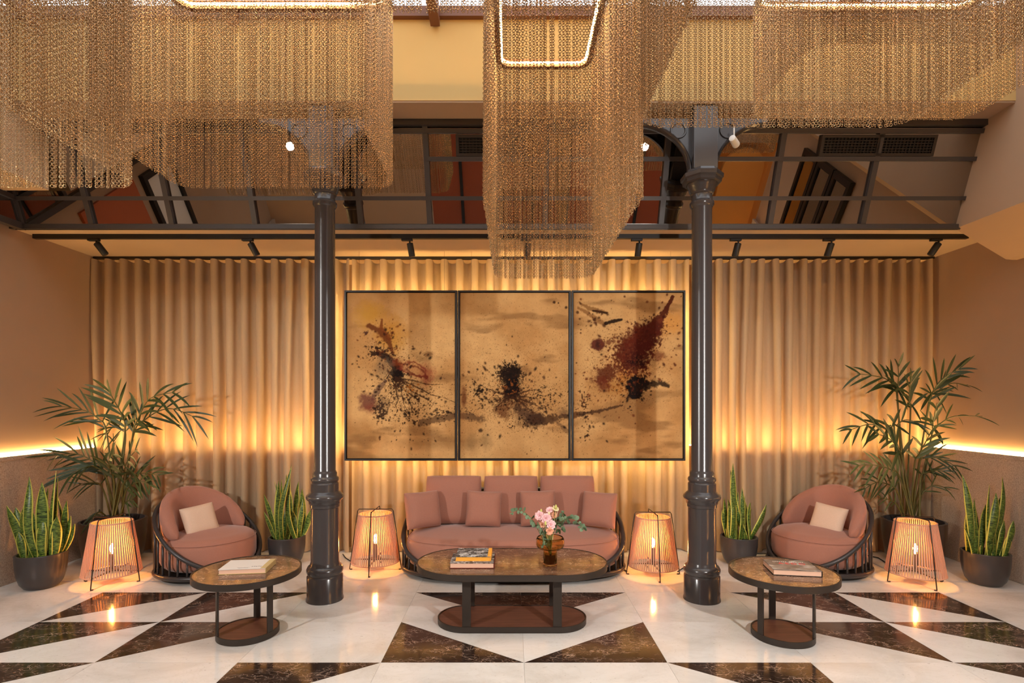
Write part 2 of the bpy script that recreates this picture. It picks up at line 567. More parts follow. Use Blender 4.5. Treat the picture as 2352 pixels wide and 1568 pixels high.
for x in XM:
    quad_slab(x - W2 * 0.9, x + W2 * 0.9, -0.02, 1.06, -0.02, 0.03).build('mullion', M['steel'], win)
for s, x0, x1, h in ((-0.012, -3.9, 3.56, 0.042), (0.285, -3.86, 3.53, 0.030), (0.68, -0.646, 3.53, 0.030), (0.95, -3.86, 3.53, 0.032), (1.06, -3.86, 3.53, 0.03)):
    quad_slab(x0, x1, s - h / 2 / 0.7, s + h / 2 / 0.7, -0.02, 0.034).build('glazing_bar', M['steel'], win)
mb = MB(); mb.span(-3.95, 3.55, 4.262, 4.302, 2.765, 2.80)
mb.build('sill_angle', M['steel'], win)
# return of the glazing along the left wall
win2 = thing('window_2', 'short dark mirror glazing returning along the side wall under the bulkhead', 'window', kind='structure')
mb = MB(); mb.span(-3.865, -3.858, 0.5, 4.28, 2.80, 3.0); mb.build('pane', M['mirror'], win2)
for z, h in ((2.785, 0.05), (2.985, 0.035)):
    mb = MB(); mb.span(-3.88, -3.83, 0.5, 4.29, z - h / 2, z + h / 2); mb.build('glazing_bar', M['steel'], win2)
for y in (1.0, 2.0, 3.0, 3.75):
    mb = MB(); mb.span(-3.875, -3.835, y - 0.02, y + 0.02, 2.80, 2.98); mb.build('mullion', M['steel'], win2)
# air grilles set in the glazing
def grille(x0, x1, s0, s1, lab):
    g = thing('air_grille', lab, 'grille', group='air grilles in the glazing')
    b = MB()
    hx = 0.022
    for a, bb, c, d in ((x0, x1, s0, s0 + 0.03), (x0, x1, s1 - 0.03, s1), (x0, x0 + hx, s0 + 0.03, s1 - 0.03), (x1 - hx, x1, s0 + 0.03, s1 - 0.03), ((x0 + x1) / 2 - 0.01, (x0 + x1) / 2 + 0.01, s0 + 0.03, s1 - 0.03)):
        q = quad_slab(a, bb, c, d, 0.005, 0.03); b.add(q.v, q.f)
    b.build('frame', M['bronze_metal'], g)
    quad_slab(x0 + hx, x1 - hx, s0 + 0.03, s1 - 0.03, 0.004, 0.008).build('backing', M['black_plastic'], g)
    b = MB()
    k = s0 + 0.045
    while k < s1 - 0.035:
        q = quad_slab(x0 + hx, x1 - hx, k, k + 0.006, 0.008, 0.024); b.add(q.v, q.f); k += 0.026
    x = x0 + hx
    while x < x1 - hx:
        q = quad_slab(x, x + 0.004, s0 + 0.03, s1 - 0.03, 0.008, 0.020); b.add(q.v, q.f); x += 0.026
    o = b.build('grille_mesh', M['bronze_metal'], g); o['kind'] = 'stuff'
grille(2.31, 3.17, 0.705, 0.915, 'dark rectangular air grille near the far end of the mirror glazing')
grille(-0.42, 0.10, 0.705, 0.915, 'dark air grille partly hidden behind the central chain light')

# ---- skylight over the room: rafters and glass
sky = thing('ceiling_skylight', 'glazed skylight with steel rafters above the chain lights', 'skylight', kind='structure')
for i, x in enumerate((-3.3, -1.92, -0.53, 0.86, 2.25, 3.4)):
    b = MB()
    y0, y1, z0, z1 = 3.76, YR - 0.4, 4.00, 4.45
    P = [(x - 0.032, y0, z0), (x + 0.032, y0, z0), (x + 0.032, y0, z0 + 0.12), (x - 0.032, y0, z0 + 0.12),
         (x - 0.032, y1, z1), (x + 0.032, y1, z1), (x + 0.032, y1, z1 + 0.12), (x - 0.032, y1, z1 + 0.12)]
    b.add(P, [(0, 1, 2, 3), (4, 7, 6, 5), (0, 4, 5, 1), (1, 5, 6, 2), (2, 6, 7, 3), (3, 7, 4, 0)])
    b.build('rafter', M['rail_paint'], sky)
# ---- rear of the room (seen in the mirrors): wall with opening around the lens, arch niche, timber panelling
mb = MB()
mb.span(2.55, 4.2, YR - 0.15, YR, 2.15, 4.7); mb.span(2.55, 3.15, YR - 0.15, YR, 0, 2.15)
mb.span(-4.2, -1.3, YR - 0.15, YR, 0, 4.7); mb.span(-1.3, 2.55, YR - 0.15, YR, 2.6, 4.7)
struct('wall_rear', 'plaster wall behind the viewer with a broad opening', mb, M['plaster'])
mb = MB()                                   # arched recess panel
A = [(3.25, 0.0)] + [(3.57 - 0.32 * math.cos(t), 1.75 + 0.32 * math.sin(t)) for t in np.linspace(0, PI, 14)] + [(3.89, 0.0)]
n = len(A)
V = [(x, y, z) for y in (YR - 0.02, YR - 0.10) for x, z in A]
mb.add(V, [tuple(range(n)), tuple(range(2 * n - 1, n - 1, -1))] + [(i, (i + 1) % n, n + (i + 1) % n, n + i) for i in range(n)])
struct('wall_niche', 'arched niche panel behind the viewer with lamplight put into its plaster colour', mb, M['plaster_amber_lit'])
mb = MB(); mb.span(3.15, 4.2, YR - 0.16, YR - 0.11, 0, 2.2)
struct('wall_niche_back', 'plaster wall around the arched niche behind the viewer, orange lamplight in its colour', mb, M['plaster_orange_lit'])
mb = MB(); mb.span(-1.6, 2.9, -1.32, -1.2, 0, 3.6)
struct('wall_timber', 'rust red timber wall with dark joints behind the viewer', mb, M['rust_wood'])
for i, x in enumerate(np.arange(-1.5, 2.9, 0.62)):
    mb = MB(); mb.span(x - 0.025, x + 0.025, -1.2, -1.17, 0, 3.4)
    tag(mb.build('trim_%d' % (i + 2), M['black_metal']), 'dark upright strip on the timber wall behind the viewer', 'trim', 'strips on the timber wall', 'structure')
mb = MB(); mb.span(3.2, 3.95, YR + 0.02, YR + 0.04, 0.30, 0.32)  # added light behind the lens to warm the reflected niche
tag(mb.build('led_strip', M['led_ledge']), 'added warm light strip for the arched niche behind the viewer', 'light strip')
# door on the right wall, window on the left wall (both outside the direct view)
d = thing('door_1', 'black framed folding glass door in the side wall near the viewer', 'door', kind='structure')
for i, y in enumerate((0.7, 1.15, 1.6)):
    b = MB()
    for a, c, z0, z1 in ((y, y + 0.06, 0, 2.35), (y + 0.37, y + 0.43, 0, 2.35), (y + 0.06, y + 0.37, 2.27, 2.35), (y + 0.06, y + 0.37, 0, 0.12)):
        b.span(XR - 0.07, XR - 0.02, a, c, z0, z1)
    lf = b.build('door_leaf', M['black_metal'], d)
    b = MB(); b.span(XR - 0.05, XR - 0.04, y + 0.06, y + 0.37, 0.12, 2.27); b.build('pane', M['mirror'], lf)
w = thing('window_3', 'white framed window in the side wall near the viewer', 'window', kind='structure')
b = MB()
for a, c, z0, z1 in ((1.9, 1.96, 1.2, 2.6), (2.5, 2.56, 1.2, 2.6), (1.96, 2.5, 2.54, 2.6), (1.96, 2.5, 1.2, 1.26)):
    b.span(XL + 0.0, XL + 0.05, a, c, z0, z1)
b.build('window_frame', M['black_metal'], w)
b = MB(); b.span(XL + 0.01, XL + 0.02, 1.96, 2.5, 1.26, 2.54); b.build('pane', M['white_plastic'], w)
mb = MB(); mb.span(XL, XL + 0.03, 2.7, 3.6, 1.25, 2.62)
tag(mb.build('wall_panel', M['terracotta']), 'terracotta coloured panel on the side wall near the viewer', 'panel')

# ---- cast-iron columns with octagonal capital, post and arched brackets
PROF = [(0.129, 0.0), (0.129, 0.008), (0.124, 0.024), (0.124, 0.170), (0.119, 0.176), (0.116, 0.182), (0.120, 0.188), (0.1265, 0.205),
        (0.1255, 0.222), (0.116, 0.240), (0.104, 0.247), (0.100, 0.262), (0.0965, 0.272), (0.0955, 0.655), (0.101, 0.660), (0.102, 0.680),
        (0.107, 0.684), (0.111, 0.705), (0.124, 0.716), (0.130, 0.730), (0.126, 0.745), (0.114, 0.756), (0.108, 0.762), (0.100, 0.768),
        (0.0965, 0.772), (0.0965, 0.826), (0.092, 0.830), (0.089, 0.838), (0.094, 0.844), (0.0975, 0.855), (0.094, 0.868), (0.086, 0.874),
        (0.0835, 0.880), (0.084, 0.900), (0.078, 0.910), (0.0735, 0.920), (0.0690, 2.788), (0.074, 2.795), (0.0835, 2.810), (0.0835, 2.826),
        (0.075, 2.836), (0.0705, 2.845), (0.0715, 2.880), (0.079, 2.886), (0.080, 2.900), (0.089, 2.910), (0.093, 2.930), (0.101, 2.940), (0.106, 2.955)]
def spandrel(sx):
    """arched bracket plate with rounded soffit, in the x-z plane at y = 0"""
    b = MB()
    x0, x1, z0, z1 = 0.085, 0.46, 3.045, 3.42
    n = 18
    arc = [(x1 - (x1 - x0) * math.sin(t), z0 + (z1 - 0.02 - z0) * (1 - math.cos(t)) / 1.0) for t in np.linspace(PI / 2, 0, n)]
    arc = [(x1 - (x1 - x0) * math.cos(t), z0 + (z1 - 0.035 - z0) * math.sin(t)) for t in np.linspace(0, PI / 2, n)]
    top = [(x0 + (x1 - x0) * i / (n - 1), z1) for i in range(n)]
    V = []
    for y in (-0.022, 0.022):
        V += [(sx * x, y, z) for x, z in arc] + [(sx * x, y, z) for x, z in top]
    F = []
    for i in range(n - 1):
        F.append((i, i + 1, n + i + 1, n + i))
        F.append((2 * n + i, 3 * n + i, 3 * n + i + 1, 2 * n + i + 1))
        F.append((i, 2 * n + i, 2 * n + i + 1, i + 1))
        F.append((n + i, n + i + 1, 3 * n + i + 1, 3 * n + i))
    F.append((0, n, 3 * n, 2 * n)); F.append((n - 1, 3 * n - 1, 4 * n - 1, 2 * n - 1))
    b.add(V, F)
    b.tube([(sx * (x + 0.004), 0, z) for x, z in arc], 0.020, 8, flat=(0.7, 1.9))
    return b
def column(x, y, lab):
    c = thing('cast_iron_column', lab, 'column', (x, y, 0), group='cast iron columns', kind='thing')
    b = MB(); b.lathe(PROF, 40); b.build('shaft', M['column_paint'], c, True)
    b = MB()
    def octa(r, z): return [(r * math.cos(PI / 8 + k * PI / 4) / math.cos(PI / 8), r * math.sin(PI / 8 + k * PI / 4) / math.cos(PI / 8), z) for k in range(8)]
    b.rings([octa(0.110, 2.955), octa(0.122, 2.962), octa(0.126, 2.985), octa(0.135, 2.992), octa(0.137, 3.018), octa(0.118, 3.030), octa(0.112, 3.045)])
    b.build('capital', M['column_paint'], c)
    b = MB(); b.box((0, 0, 3.27), (0.17, 0.17, 0.46)); b.build('post', M['column_paint'], c, bevel=0.006)
    for s in (-1, 1):
        sp = spandrel(s).build('bracket', M['column_paint'], c, True)
        b = MB()
        b.tube([(s * 0.175 + 0.052 * math.cos(t), -0.024, 3.335 + 0.052 * math.sin(t)) for t in np.linspace(0, 2 * PI, 24, endpoint=False)], 0.008, 6, closed=True)
        b.build('bracket_ring', M['column_paint'], sp, True)
    return c
column(-1.337, 3.89, 'grey cast iron column whose top is hidden by pale hanging chains')
column(1.357, 3.89, 'grey cast iron column with visible octagonal capital and arched brackets')
mb = MB(); mb.span(-3.9, 3.5, 4.0, 4.055, 3.445, 3.50)
struct('trim_30', 'dark steel beam under the golden upper wall above the mirror glazing', mb, M['steel'], 'beam')

# ---- curtains
rail = MB(); rail.span(XL + 0.005, XR - 0.02, YC - 0.02, YC + 0.02, ZS - 0.022, ZS)
tag(rail.build('curtain_rail', M['black_metal']), 'thin black curtain rail under the plaster soffit', 'rail')
def curtain(x0, x1, yc, folds, lab, amp, z0=0.012, seed=1):
    r = np.random.default_rng(seed)
    per = 14; n = folds * per + 1; rows = 26
    ph = np.linspace(0, folds * 2 * PI, n)
    zt = ZS - 0.026
    wob = np.cumsum(r.normal(0, 1, folds + 1)); wob -= np.linspace(wob[0], wob[-1], folds + 1)
    f2 = r.normal(0, 1, (4, folds + 1))
    s = np.linspace(0, folds, n)
    i0 = np.minimum(s.astype(int), folds - 1); fr = s - i0; fr = fr * fr * (3 - 2 * fr)
    sm = lambda a: a[i0] * (1 - fr) + a[i0 + 1] * fr
    w0 = sm(wob); fa, fb, fc, fd = (sm(f2[k]) for k in range(4))
    V = []
    for j in range(rows):
        t = j / (rows - 1)                       # 0 at the top
        z = zt + (z0 - zt) * t
        k = min(1.0, t * 2.2)
        a = amp * (1 + 0.30 * k * fa)
        p = ph + k * (0.55 * fb + 0.25 * w0 * 0.4) + 0.35 * k * fc * math.sin(t * 3.0)
        x = x0 + (x1 - x0) * (ph / ph[-1]) + 0.012 * np.sin(2 * p) * (1 - 0.3 * k) + k * 0.010 * fd
        y = yc - a * np.cos(p) + k * 0.012 * fb * math.cos(3 * t)
        x[0], x[-1] = x0, x1
        zz = z + (0.010 * (np.cos(ph) - 1) * max(0, 1 - t * 12))
        V += list(zip(x.tolist(), y.tolist(), zz.tolist()))
    F = [(j * n + i, j * n + i + 1, (j + 1) * n + i + 1, (j + 1) * n + i) for j in range(rows - 1) for i in range(n - 1)]
    b = MB(); b.add(V, F)
    o = b.build('curtain', M['curtain_cloth'], smooth='all', fix=False)
    hr = 3
    b = MB(); b.add([(x, y + 0.004, z) for x, y, z in V[:n * hr]], F[:(n - 1) * (hr - 1)])
    b.build('heading_tape', M['curtain_cloth'], o, 'all', fix=False)
    return tag(o, lab, 'curtain', 'pleated curtains along the back wall')
curtain(XL + 0.01, -1.52, YC, 17, 'long beige pleated curtain behind the shorter palm', 0.048, seed=3)
curtain(-1.50, 1.66, YC + 0.02, 22, 'beige pleated curtain behind the sofa and the triptych', 0.050, seed=8)
curtain(1.68, XR - 0.06, YC, 17, 'long beige pleated curtain behind the taller palm', 0.048, seed=5)

# ---- spotlight track
b = MB(); b.span(-3.905, 3.72, 4.43, 4.465, ZS - 0.035, ZS)
tag(b.build('light_track', M['black_metal']), 'black ceiling track holding eight small spotlights', 'track')
SPOTS = [(219, 1, -32, 'at the end by the short palm'), (572, 1, -25, 'above the pink armchair with the white book'), (938, 1, -8, 'just before the central chain light'), (1210, 1, 5, 'seen through the central chain light'),
         (1465, 1, 5, 'just past the central chain light'), (1692, 1, 10, 'next to the column with the visible capital'), (1906, 1, 12, 'above the armchair by the tall palm'), (2152, 1, 28, 'at the end by the tall palm')]
for x, _, ang, lab in SPOTS:
    p = at(x, 545, 4.45); p.z = ZS - 0.035
    t = thing('track_spotlight', 'small black cylindrical track spotlight ' + lab, 'spotlight', (p.x, 4.447, p.z), group='track spotlights')
    b = MB(); b.span(-0.055, 0.035, -0.016, 0.016, -0.018, 0.0); b.build('adapter', M['black_plastic'], t, bevel=0.003)
    b = MB(); b.tube([(0.012, 0, -0.016), (0.012, 0, -0.04)], 0.007, 8); b.build('stem', M['black_plastic'], t, True)
    a = math.radians(ang)
    dirv = Vector((-math.sin(a), 0.25, -math.cos(a))).normalized()
    c = Vector((0.012, 0, -0.034))
    b = MB(); b.tube([c, c + dirv * 0.004, c + dirv * 0.104, c + dirv * 0.108], [0.022, 0.026, 0.026, 0.023], 20); b.build('body', M['black_plastic'], t, True)
    b = MB(); b.tube([c + dirv * 0.1081, c + dirv * 0.1085], 0.018, 16); b.build('lens', M['bronze_metal'], t, True)
# ================================================================== chain chandeliers
def strand_mesh(length, name):
    R, r, pitch = 0.0062, 0.00122, 0.0100
    n = int(length / pitch)
    V = []; F = []
    ns, nt = 10, 4
    for i in range(n):
        zc = -(i + 0.5) * pitch
        o = len(V)
        for a in range(ns):
            t = 2 * PI * a / ns
            for c in range(nt):
                u = 2 * PI * c / nt + PI / 4
                rad = R + r * math.cos(u)
                px, pz, pn = rad * math.cos(t), rad * math.sin(t), r * math.sin(u)
                V.append((px, pn, zc + pz) if i % 2 == 0 else (pn, px, zc + pz))
        for a in range(ns):
            b2 = (a + 1) % ns
            for c in range(nt):
                d2 = (c + 1) % nt
                F.append((o + a * nt + c, o + b2 * nt + c, o + b2 * nt + d2, o + a * nt + d2))
    me = bpy.data.meshes.new(name)
    me.from_pydata(V, [], F); me.update()
    me.polygons.foreach_set('use_smooth', [True] * len(me.polygons))
    me.materials.append(M['brass_chain'])
    return me

def gn_strands(strand):
    g = bpy.data.node_groups.new('hang_strands', 'GeometryNodeTree')
    g.interface.new_socket('Geometry', in_out='INPUT', socket_type='NodeSocketGeometry')
    g.interface.new_socket('Geometry', in_out='OUTPUT', socket_type='NodeSocketGeometry')
    n = g.nodes; L = g.links
    gi, go = n.new('NodeGroupInput'), n.new('NodeGroupOutput')
    oi = n.new('GeometryNodeObjectInfo'); oi.inputs['Object'].default_value = strand; oi.inputs['As Instance'].default_value = True
    ip = n.new('GeometryNodeInstanceOnPoints')
    rv = n.new('FunctionNodeRandomValue'); rv.data_type = 'FLOAT_VECTOR'
    rv.inputs['Min'].default_value = (-0.005, -0.005, -0.75); rv.inputs['Max'].default_value = (0.005, 0.005, 0.75)
    L.new(gi.outputs[0], ip.inputs['Points']); L.new(oi.outputs['Geometry'], ip.inputs['Instance'])
    L.new(rv.outputs[0], ip.inputs['Rotation']); L.new(ip.outputs[0], go.inputs[0])
    return g

def rrect(x0, x1, y0, y1, r, n=8):
    P = []
    for cx, cy, a0 in ((x1 - r, y1 - r, 0), (x0 + r, y1 - r, PI / 2), (x0 + r, y0 + r, PI), (x1 - r, y0 + r, 3 * PI / 2)):
        for k in range(n + 1):
            a = a0 + PI / 2 * k / n
            P.append((cx + r * math.cos(a), cy + r * math.sin(a)))
    return P

def walk(P, step):
    P = [Vector(p) for p in P] + [Vector(P[0])]
    out = []; carry = 0.0
    for a, b in zip(P, P[1:]):
        L = (b - a).length; t = carry
        while t < L:
            out.append(a + (b - a) * (t / L)); t += step
        carry = t - L
    return out

def offset(P, d):
    n = len(P); out = []
    for i in range(n):
        a, b, c = Vector(P[i - 1]), Vector(P[i]), Vector(P[(i + 1) % n])
        t = ((b - a).normalized() + (c - b).normalized()).normalized()
        out.append(b + Vector((-t.y, t.x)) * d)
    return out

RAIL_Z = 3.54
def chandelier(x0, x1, y0, y1, zbot, lab, step=0.0125, ztop=RAIL_Z, r=0.10, led=True, rows=1):
    t = thing('chain_chandelier', lab, 'chandelier', (0, 0, 0), group='hanging chain chandeliers')
    path = rrect(x0, x1, y0, y1, r)
    ins = [(p.x, p.y) for p in offset(path, 0.035)]
    b = MB()
    n = len(path)
    outer, inner = [(p.x, p.y) for p in offset(path, 0.004)], ins
    b.rings([[(x, y, ztop) for x, y in outer], [(x, y, ztop + 0.045) for x, y in outer], [(x, y, ztop + 0.045) for x, y in inner], [(x, y, ztop) for x, y in inner]], closed=True)
    b.build('rail', M['rail_paint'], t)
    if led:
        b = MB()
        li = [(p.x, p.y, ztop + 0.022) for p in offset(path, 0.042)]
        b.tube(li, 0.0055, 6, closed=True)
        b.build('led_strip', M['led'], t, True)
    me = strand_mesh(ztop - zbot, 'strand')
    so = bpy.data.objects.new('strand', me)
    pts = [(p.x, p.y, ztop + 0.002 - random.random() * 0.0025) for p in walk(path, step)]
    pts = [p for p in pts if random.random() > 0.03]
    pm = bpy.data.meshes.new('chain_curtain'); pm.from_pydata(pts, [], []); pm.update()
    o = link('chain_curtain', pm, None, t)
    md = o.modifiers.new('strands', 'NODES'); md.node_group = gn_strands(so)
    o['kind'] = 'stuff'
    # suspension rods up to the skylight
    for sx, sy in ((0.25, 0.3), (0.75, 0.3), (0.25, 0.8), (0.75, 0.8)):
        x = x0 + 0.02 if sx < 0.5 else x1 - 0.02
        y = y0 + (y1 - y0) * sy
        b = MB(); b.tube([(x, y, ztop + 0.04), (x, y, 4.1)], 0.004, 6); b.build('suspension_rod', M['rail_paint'], t)
    return rebase(t, ((x0 + x1) / 2, (y0 + y1) / 2, zbot))
chandelier(-0.105, 0.505, 2.04, 3.50, 2.198, 'tall narrow brass chain chandelier hanging lowest over the coffee table')
chandelier(-1.82, -0.64, 2.28, 2.99, 2.577, 'wide pale brass chain chandelier in front of the column by the white book')
chandelier(-3.25, -1.53, 0.95, 2.25, 2.287, 'dark bronze chain chandelier with large links nearest the viewer', led=False, step=0.012)
chandelier(0.547, 1.69, 1.15, 2.35, 2.59, 'pale brass chain chandelier nearest the column with the visible capital', led=False)
chandelier(1.30, 2.51, 2.37, 3.00, 2.95, 'reddish lit chain chandelier behind a paler one, by the faceted bulkhead')
chandelier(-0.60, 0.36, 1.25, 1.98, 2.82, 'short reddish chain chandelier overhead, only its lower fringe in view', led=True)

# ================================================================== upholstery
def pillow(w, h, t, n=22, pinch=0.07, ex=0.5, seed=0):
    b = MB(); V = []; F = []
    for side in (1, -1):
        for j in range(n + 1):
            for i in range(n + 1):
                u, v = 2 * i / n - 1, 2 * j / n - 1
                u, v = math.sin(u * PI / 2), math.sin(v * PI / 2)
                k = max(0.0, (1 - u ** 4) * (1 - v ** 4)) ** ex
                x = w / 2 * u * (1 - pinch * (1 - v * v) * abs(u))
                z = h / 2 * v * (1 - pinch * (1 - u * u) * abs(v))
                cr = 1 - 0.045 * (u * v) ** 2 * (u * u + v * v) / 2          # soft corners
                wr = 0.05 * math.sin(9 * u + 5 * v + seed) * math.sin(7 * v - 4 * u + 2 * seed) * (abs(u) ** 2 + abs(v) ** 2) * 0.5
                V.append((x * cr, -side * t / 2 * k * (1 + wr), z * cr))
    N = (n + 1) ** 2
    for side in (0, 1):
        for j in range(n):
            for i in range(n):
                q = [side * N + j * (n + 1) + i, side * N + j * (n + 1) + i + 1, side * N + (j + 1) * (n + 1) + i + 1, side * N + (j + 1) * (n + 1) + i]
                F.append(tuple(q) if side == 0 else tuple(reversed(q)))
    b.add(V, F)
    return b
def weld(o, d=0.0004):
    bm = bmesh.new(); bm.from_mesh(o.data); bmesh.ops.remove_doubles(bm, verts=bm.verts, dist=d); bmesh.ops.recalc_face_normals(bm, faces=bm.faces); bm.to_mesh(o.data); bm.free()
    o.data.polygons.foreach_set('use_smooth', [True] * len(o.data.polygons))

def sup(a, b, e, t):
    c, s = math.cos(t), math.sin(t)
    return (a * math.copysign(abs(c) ** (2 / e), c), b * math.copysign(abs(s) ** (2 / e), s))

def seat_cushion(a, b, e, z0, z1, crown=0.02, r=0.08):
    """rounded slab cushion with superellipse outline"""
    loops = []
    prof = [(r * 1.1, z0)] + [(r * (1 - math.sin(t)), z0 + r * (1 - math.cos(t))) for t in np.linspace(0.35, PI / 2, 6)]
    prof += [(r * (1 - math.cos(t)), z1 - r * 0.9 + r * 0.9 * math.sin(t)) for t in np.linspace(0.1, PI / 2, 7)]
    prof += [(r + (min(a, b) - r) * k, z1 + crown * math.sin(k * PI / 2)) for k in (0.15, 0.35, 0.6, 0.9)]
    for d, z in prof:
        loops.append([(*sup(a - d, b - d, e, 2 * PI * k / 72), z) for k in range(72)])
    m = MB(); m.rings(loops); return m

def cage(parent, a, b, e, zc, slope, step, tube_r=0.017):
    """base ring, tilted top rail and upright spindles; local -y is the front"""
    N = 96
    base = MB(); base.tube([(*sup(a, b, e, 2 * PI * k / N), 0.048) for k in range(N)], 0.019, 10, closed=True)
    base.build('base_ring', M['chair_frame'], parent, 'all')
    pl = MB(); pl.rings([[(*sup(a * s, b * s, e, 2 * PI * k / 48), z) for k in range(48)] for s, z in ((0.90, 0.0), (0.93, 0.006), (0.93, 0.03), (0.98, 0.04), (0.98, 0.052))])
    pl.build('plinth', M['black_plastic'], parent)
    top = MB(); top.tube([(x, y, zc + slope * y) for x, y in (sup(a, b, e, 2 * PI * k / N) for k in range(N))], tube_r, 10, closed=True)
    top.build('top_rail', M['chair_frame'], parent, 'all')
    for p in walk([sup(a, b, e, 2 * PI * k / N) for k in range(N)], step):
        z = zc + slope * p.y
        if z < 0.105: continue
        s = MB(); s.tube([(p.x, p.y, 0.05), (p.x, p.y, z)], 0.0085, 8)
        s.build('spindle', M['chair_frame'], parent, 'all')

def seam(par, a, b, e, z, r=0.003):
    m = MB(); m.tube([(*sup(a, b, e, 2 * PI * k / 90), z) for k in range(90)], r, 6, closed=True); m.build('piping', M['salmon_cloth'], par, 'all')
def armchair(loc, rz, lab):
    t = thing('armchair', lab, 'armchair', loc, rz, 'round caged armchairs')
    R = 0.385
    cage(t, R, R, 2.0, 0.335, 0.70, 0.072)
    o = seat_cushion(0.352, 0.352, 2.1, 0.062, 0.325, 0.035, 0.09).build('seat', M['salmon_cloth'], t, 'all')
    seam(t, 0.347, 0.347, 2.1, 0.285)
    # crescent back cushion
    loops = []; N = 30; ns = 20; th0 = math.radians(98)
    for i in range(N + 1):
        f = 2 * i / N - 1
        th = f * th0
        cap = max(0.02, 1 - abs(f) ** 7) ** 0.5
        ztop = 0.35 + 0.33 * max(0.0, math.cos(f * PI / 2 * 0.97)) ** 0.8
        zb = 0.30
        rm, hw = 0.292, 0.055 * cap
        zc, hz = (ztop + zb) / 2, (ztop - zb) / 2 * (0.25 + 0.75 * cap)
        L = []
        for k in range(ns):
            q = 2 * PI * k / ns
            c, s = math.cos(q), math.sin(q)
            dr = hw * math.copysign(abs(c) ** 0.8, c); dz = hz * math.copysign(abs(s) ** 0.72, s)
            z = zc + dz
            rr = rm + dr + 0.14 * (z - 0.40) * (0.5 + 0.5 * math.cos(th))
            L.append((rr * math.sin(th), rr * math.cos(th), z))
        loops.append(L)
    b = MB(); b.rings(loops); b.build('backrest', M['salmon_cloth'], t, 'all')
    return t
armchair((-2.53, 4.55, 0), math.radians(62), 'pink round armchair in a dark spindle cage beside the shorter palm')
armchair((2.60, 4.63, 0), math.radians(-60), 'pink round armchair in a dark spindle cage beside the taller palm')
def cushion_thing(name, w, h, t, loc, rz, lean, roll, lab, mat_, cat, group):
    b = pillow(w, h, t, seed=len(lab)); o = b.build(name, mat_, None, 'all', fix=False); weld(o)
    o.matrix_world = Matrix.Translation(loc) @ Matrix.Rotation(rz, 4, 'Z') @ Matrix.Rotation(lean, 4, 'X') @ Matrix.Rotation(roll, 4, 'Y')
    return tag(o, lab, cat, group)
p = at(459, 1194, 4.52); cushion_thing('throw_pillow', 0.265, 0.265, 0.11, p, math.radians(46), math.radians(-24), math.radians(-7), 'small cream satin pillow on the armchair by the shorter palm', M['satin_cloth'], 'pillow', 'satin pillows')
p = at(1902, 1193, 4.60); cushion_thing('throw_pillow', 0.265, 0.265, 0.11, p, math.radians(-46), math.radians(-24), math.radians(8), 'small cream satin pillow on the armchair by the taller palm', M['satin_cloth'], 'pillow', 'satin pillows')

sofa = thing('sofa', 'pink three cushion sofa in a dark oval spindle frame under the triptych', 'sofa', (0.01, 4.60, 0))
cage(sofa, 0.92, 0.42, 2.6, 0.335, 0.66, 0.072, 0.019)
seat_cushion(0.885, 0.39, 2.7, 0.062, 0.325, 0.03, 0.085).build('seat', M['salmon_cloth'], sofa, 'all')
seam(sofa, 0.878, 0.383, 2.7, 0.290)
for i, (xp, w) in enumerate(((1042, 0.50), (1173.5, 0.49), (1303, 0.49))):
    b = pillow(w, 0.43, 0.20, pinch=0.02, ex=0.36, seed=i); o = b.build('back_cushion', M['salmon_cloth'], sofa, 'all', fix=False); weld(o)
    p = at(xp, 1148, 4.82)
    o.matrix_local = Matrix.Translation((p.x - 0.01, 0.215, 0.545)) @ Matrix.Rotation(math.radians(-12), 4, 'X')
for x, y, Y, rz, roll, w, lab in ((971, 1170, 4.58, 34, 0, 0.315, 'salmon throw pillow turned inward at the sofa end by the white book'), (1111, 1168, 4.62, 4, 3, 0.31, 'salmon throw pillow near the middle of the sofa, wholly in view'),
                         (1235, 1167, 4.62, -3, -2, 0.31, 'salmon throw pillow partly behind the flowers'), (1376, 1170, 4.58, -28, 0, 0.305, 'salmon throw pillow turned inward at the sofa end past the flowers')):
    p = at(x, y, Y)
    cushion_thing('throw_pillow', w, w, 0.16, p, math.radians(rz), math.radians(-14), math.radians(roll), lab, M['salmon_cloth'], 'pillow', 'salmon pillows on the sofa')

# ================================================================== tables
def stadium(w, d, n=20):
    r = d / 2; L = w / 2 - r
    return [(L + r * math.cos(t), r * math.sin(t)) for t in np.linspace(-PI / 2, PI / 2, n)] + [(-L + r * math.cos(t), r * math.sin(t)) for t in np.linspace(PI / 2, 3 * PI / 2, n)]
def circ(r, n=56): return [(r * math.cos(2 * PI * k / n), r * math.sin(2 * PI * k / n)) for k in range(n)]
def table_disc(par, outline, zt, h, lip, inner_mat, nm_top, nm_rim):
    inn = [(p.x, p.y) for p in offset(outline, 0.008)]
    b = MB(); b.rings([[(x, y, zt - h) for x, y in outline], [(x, y, zt + lip) for x, y in outline], [(x, y, zt + lip) for x, y in inn], [(x, y, zt - h) for x, y in inn]], closed=True)
    b.build(nm_rim, M['bronze_metal'], par, True)
    b = MB(); b.prism([(x, y) for x, y in inn], zt - h + 0.002, zt); b.build(nm_top, inner_mat, par)
ct = thing('coffee_table', 'oblong brown marble coffee table with rounded ends and dark metal frame', 'table', (0.0, 3.49, 0))
table_disc(ct, stadium(1.215, 0.606), 0.388, 0.036, 0.002, M['brown_marble'], 'table_top', 'rim')
table_disc(ct, stadium(0.95, 0.373), 0.034, 0.032, 0.004, M['walnut'], 'base_shelf', 'base_rim')
for sx in (-1, 1):
    for sy in (-1, 1):
        b = MB(); b.box((sx * 0.277, sy * 0.172, 0.195), (0.053, 0.016, 0.318)); b.build('leg', M['bronze_metal'], ct, bevel=0.002)
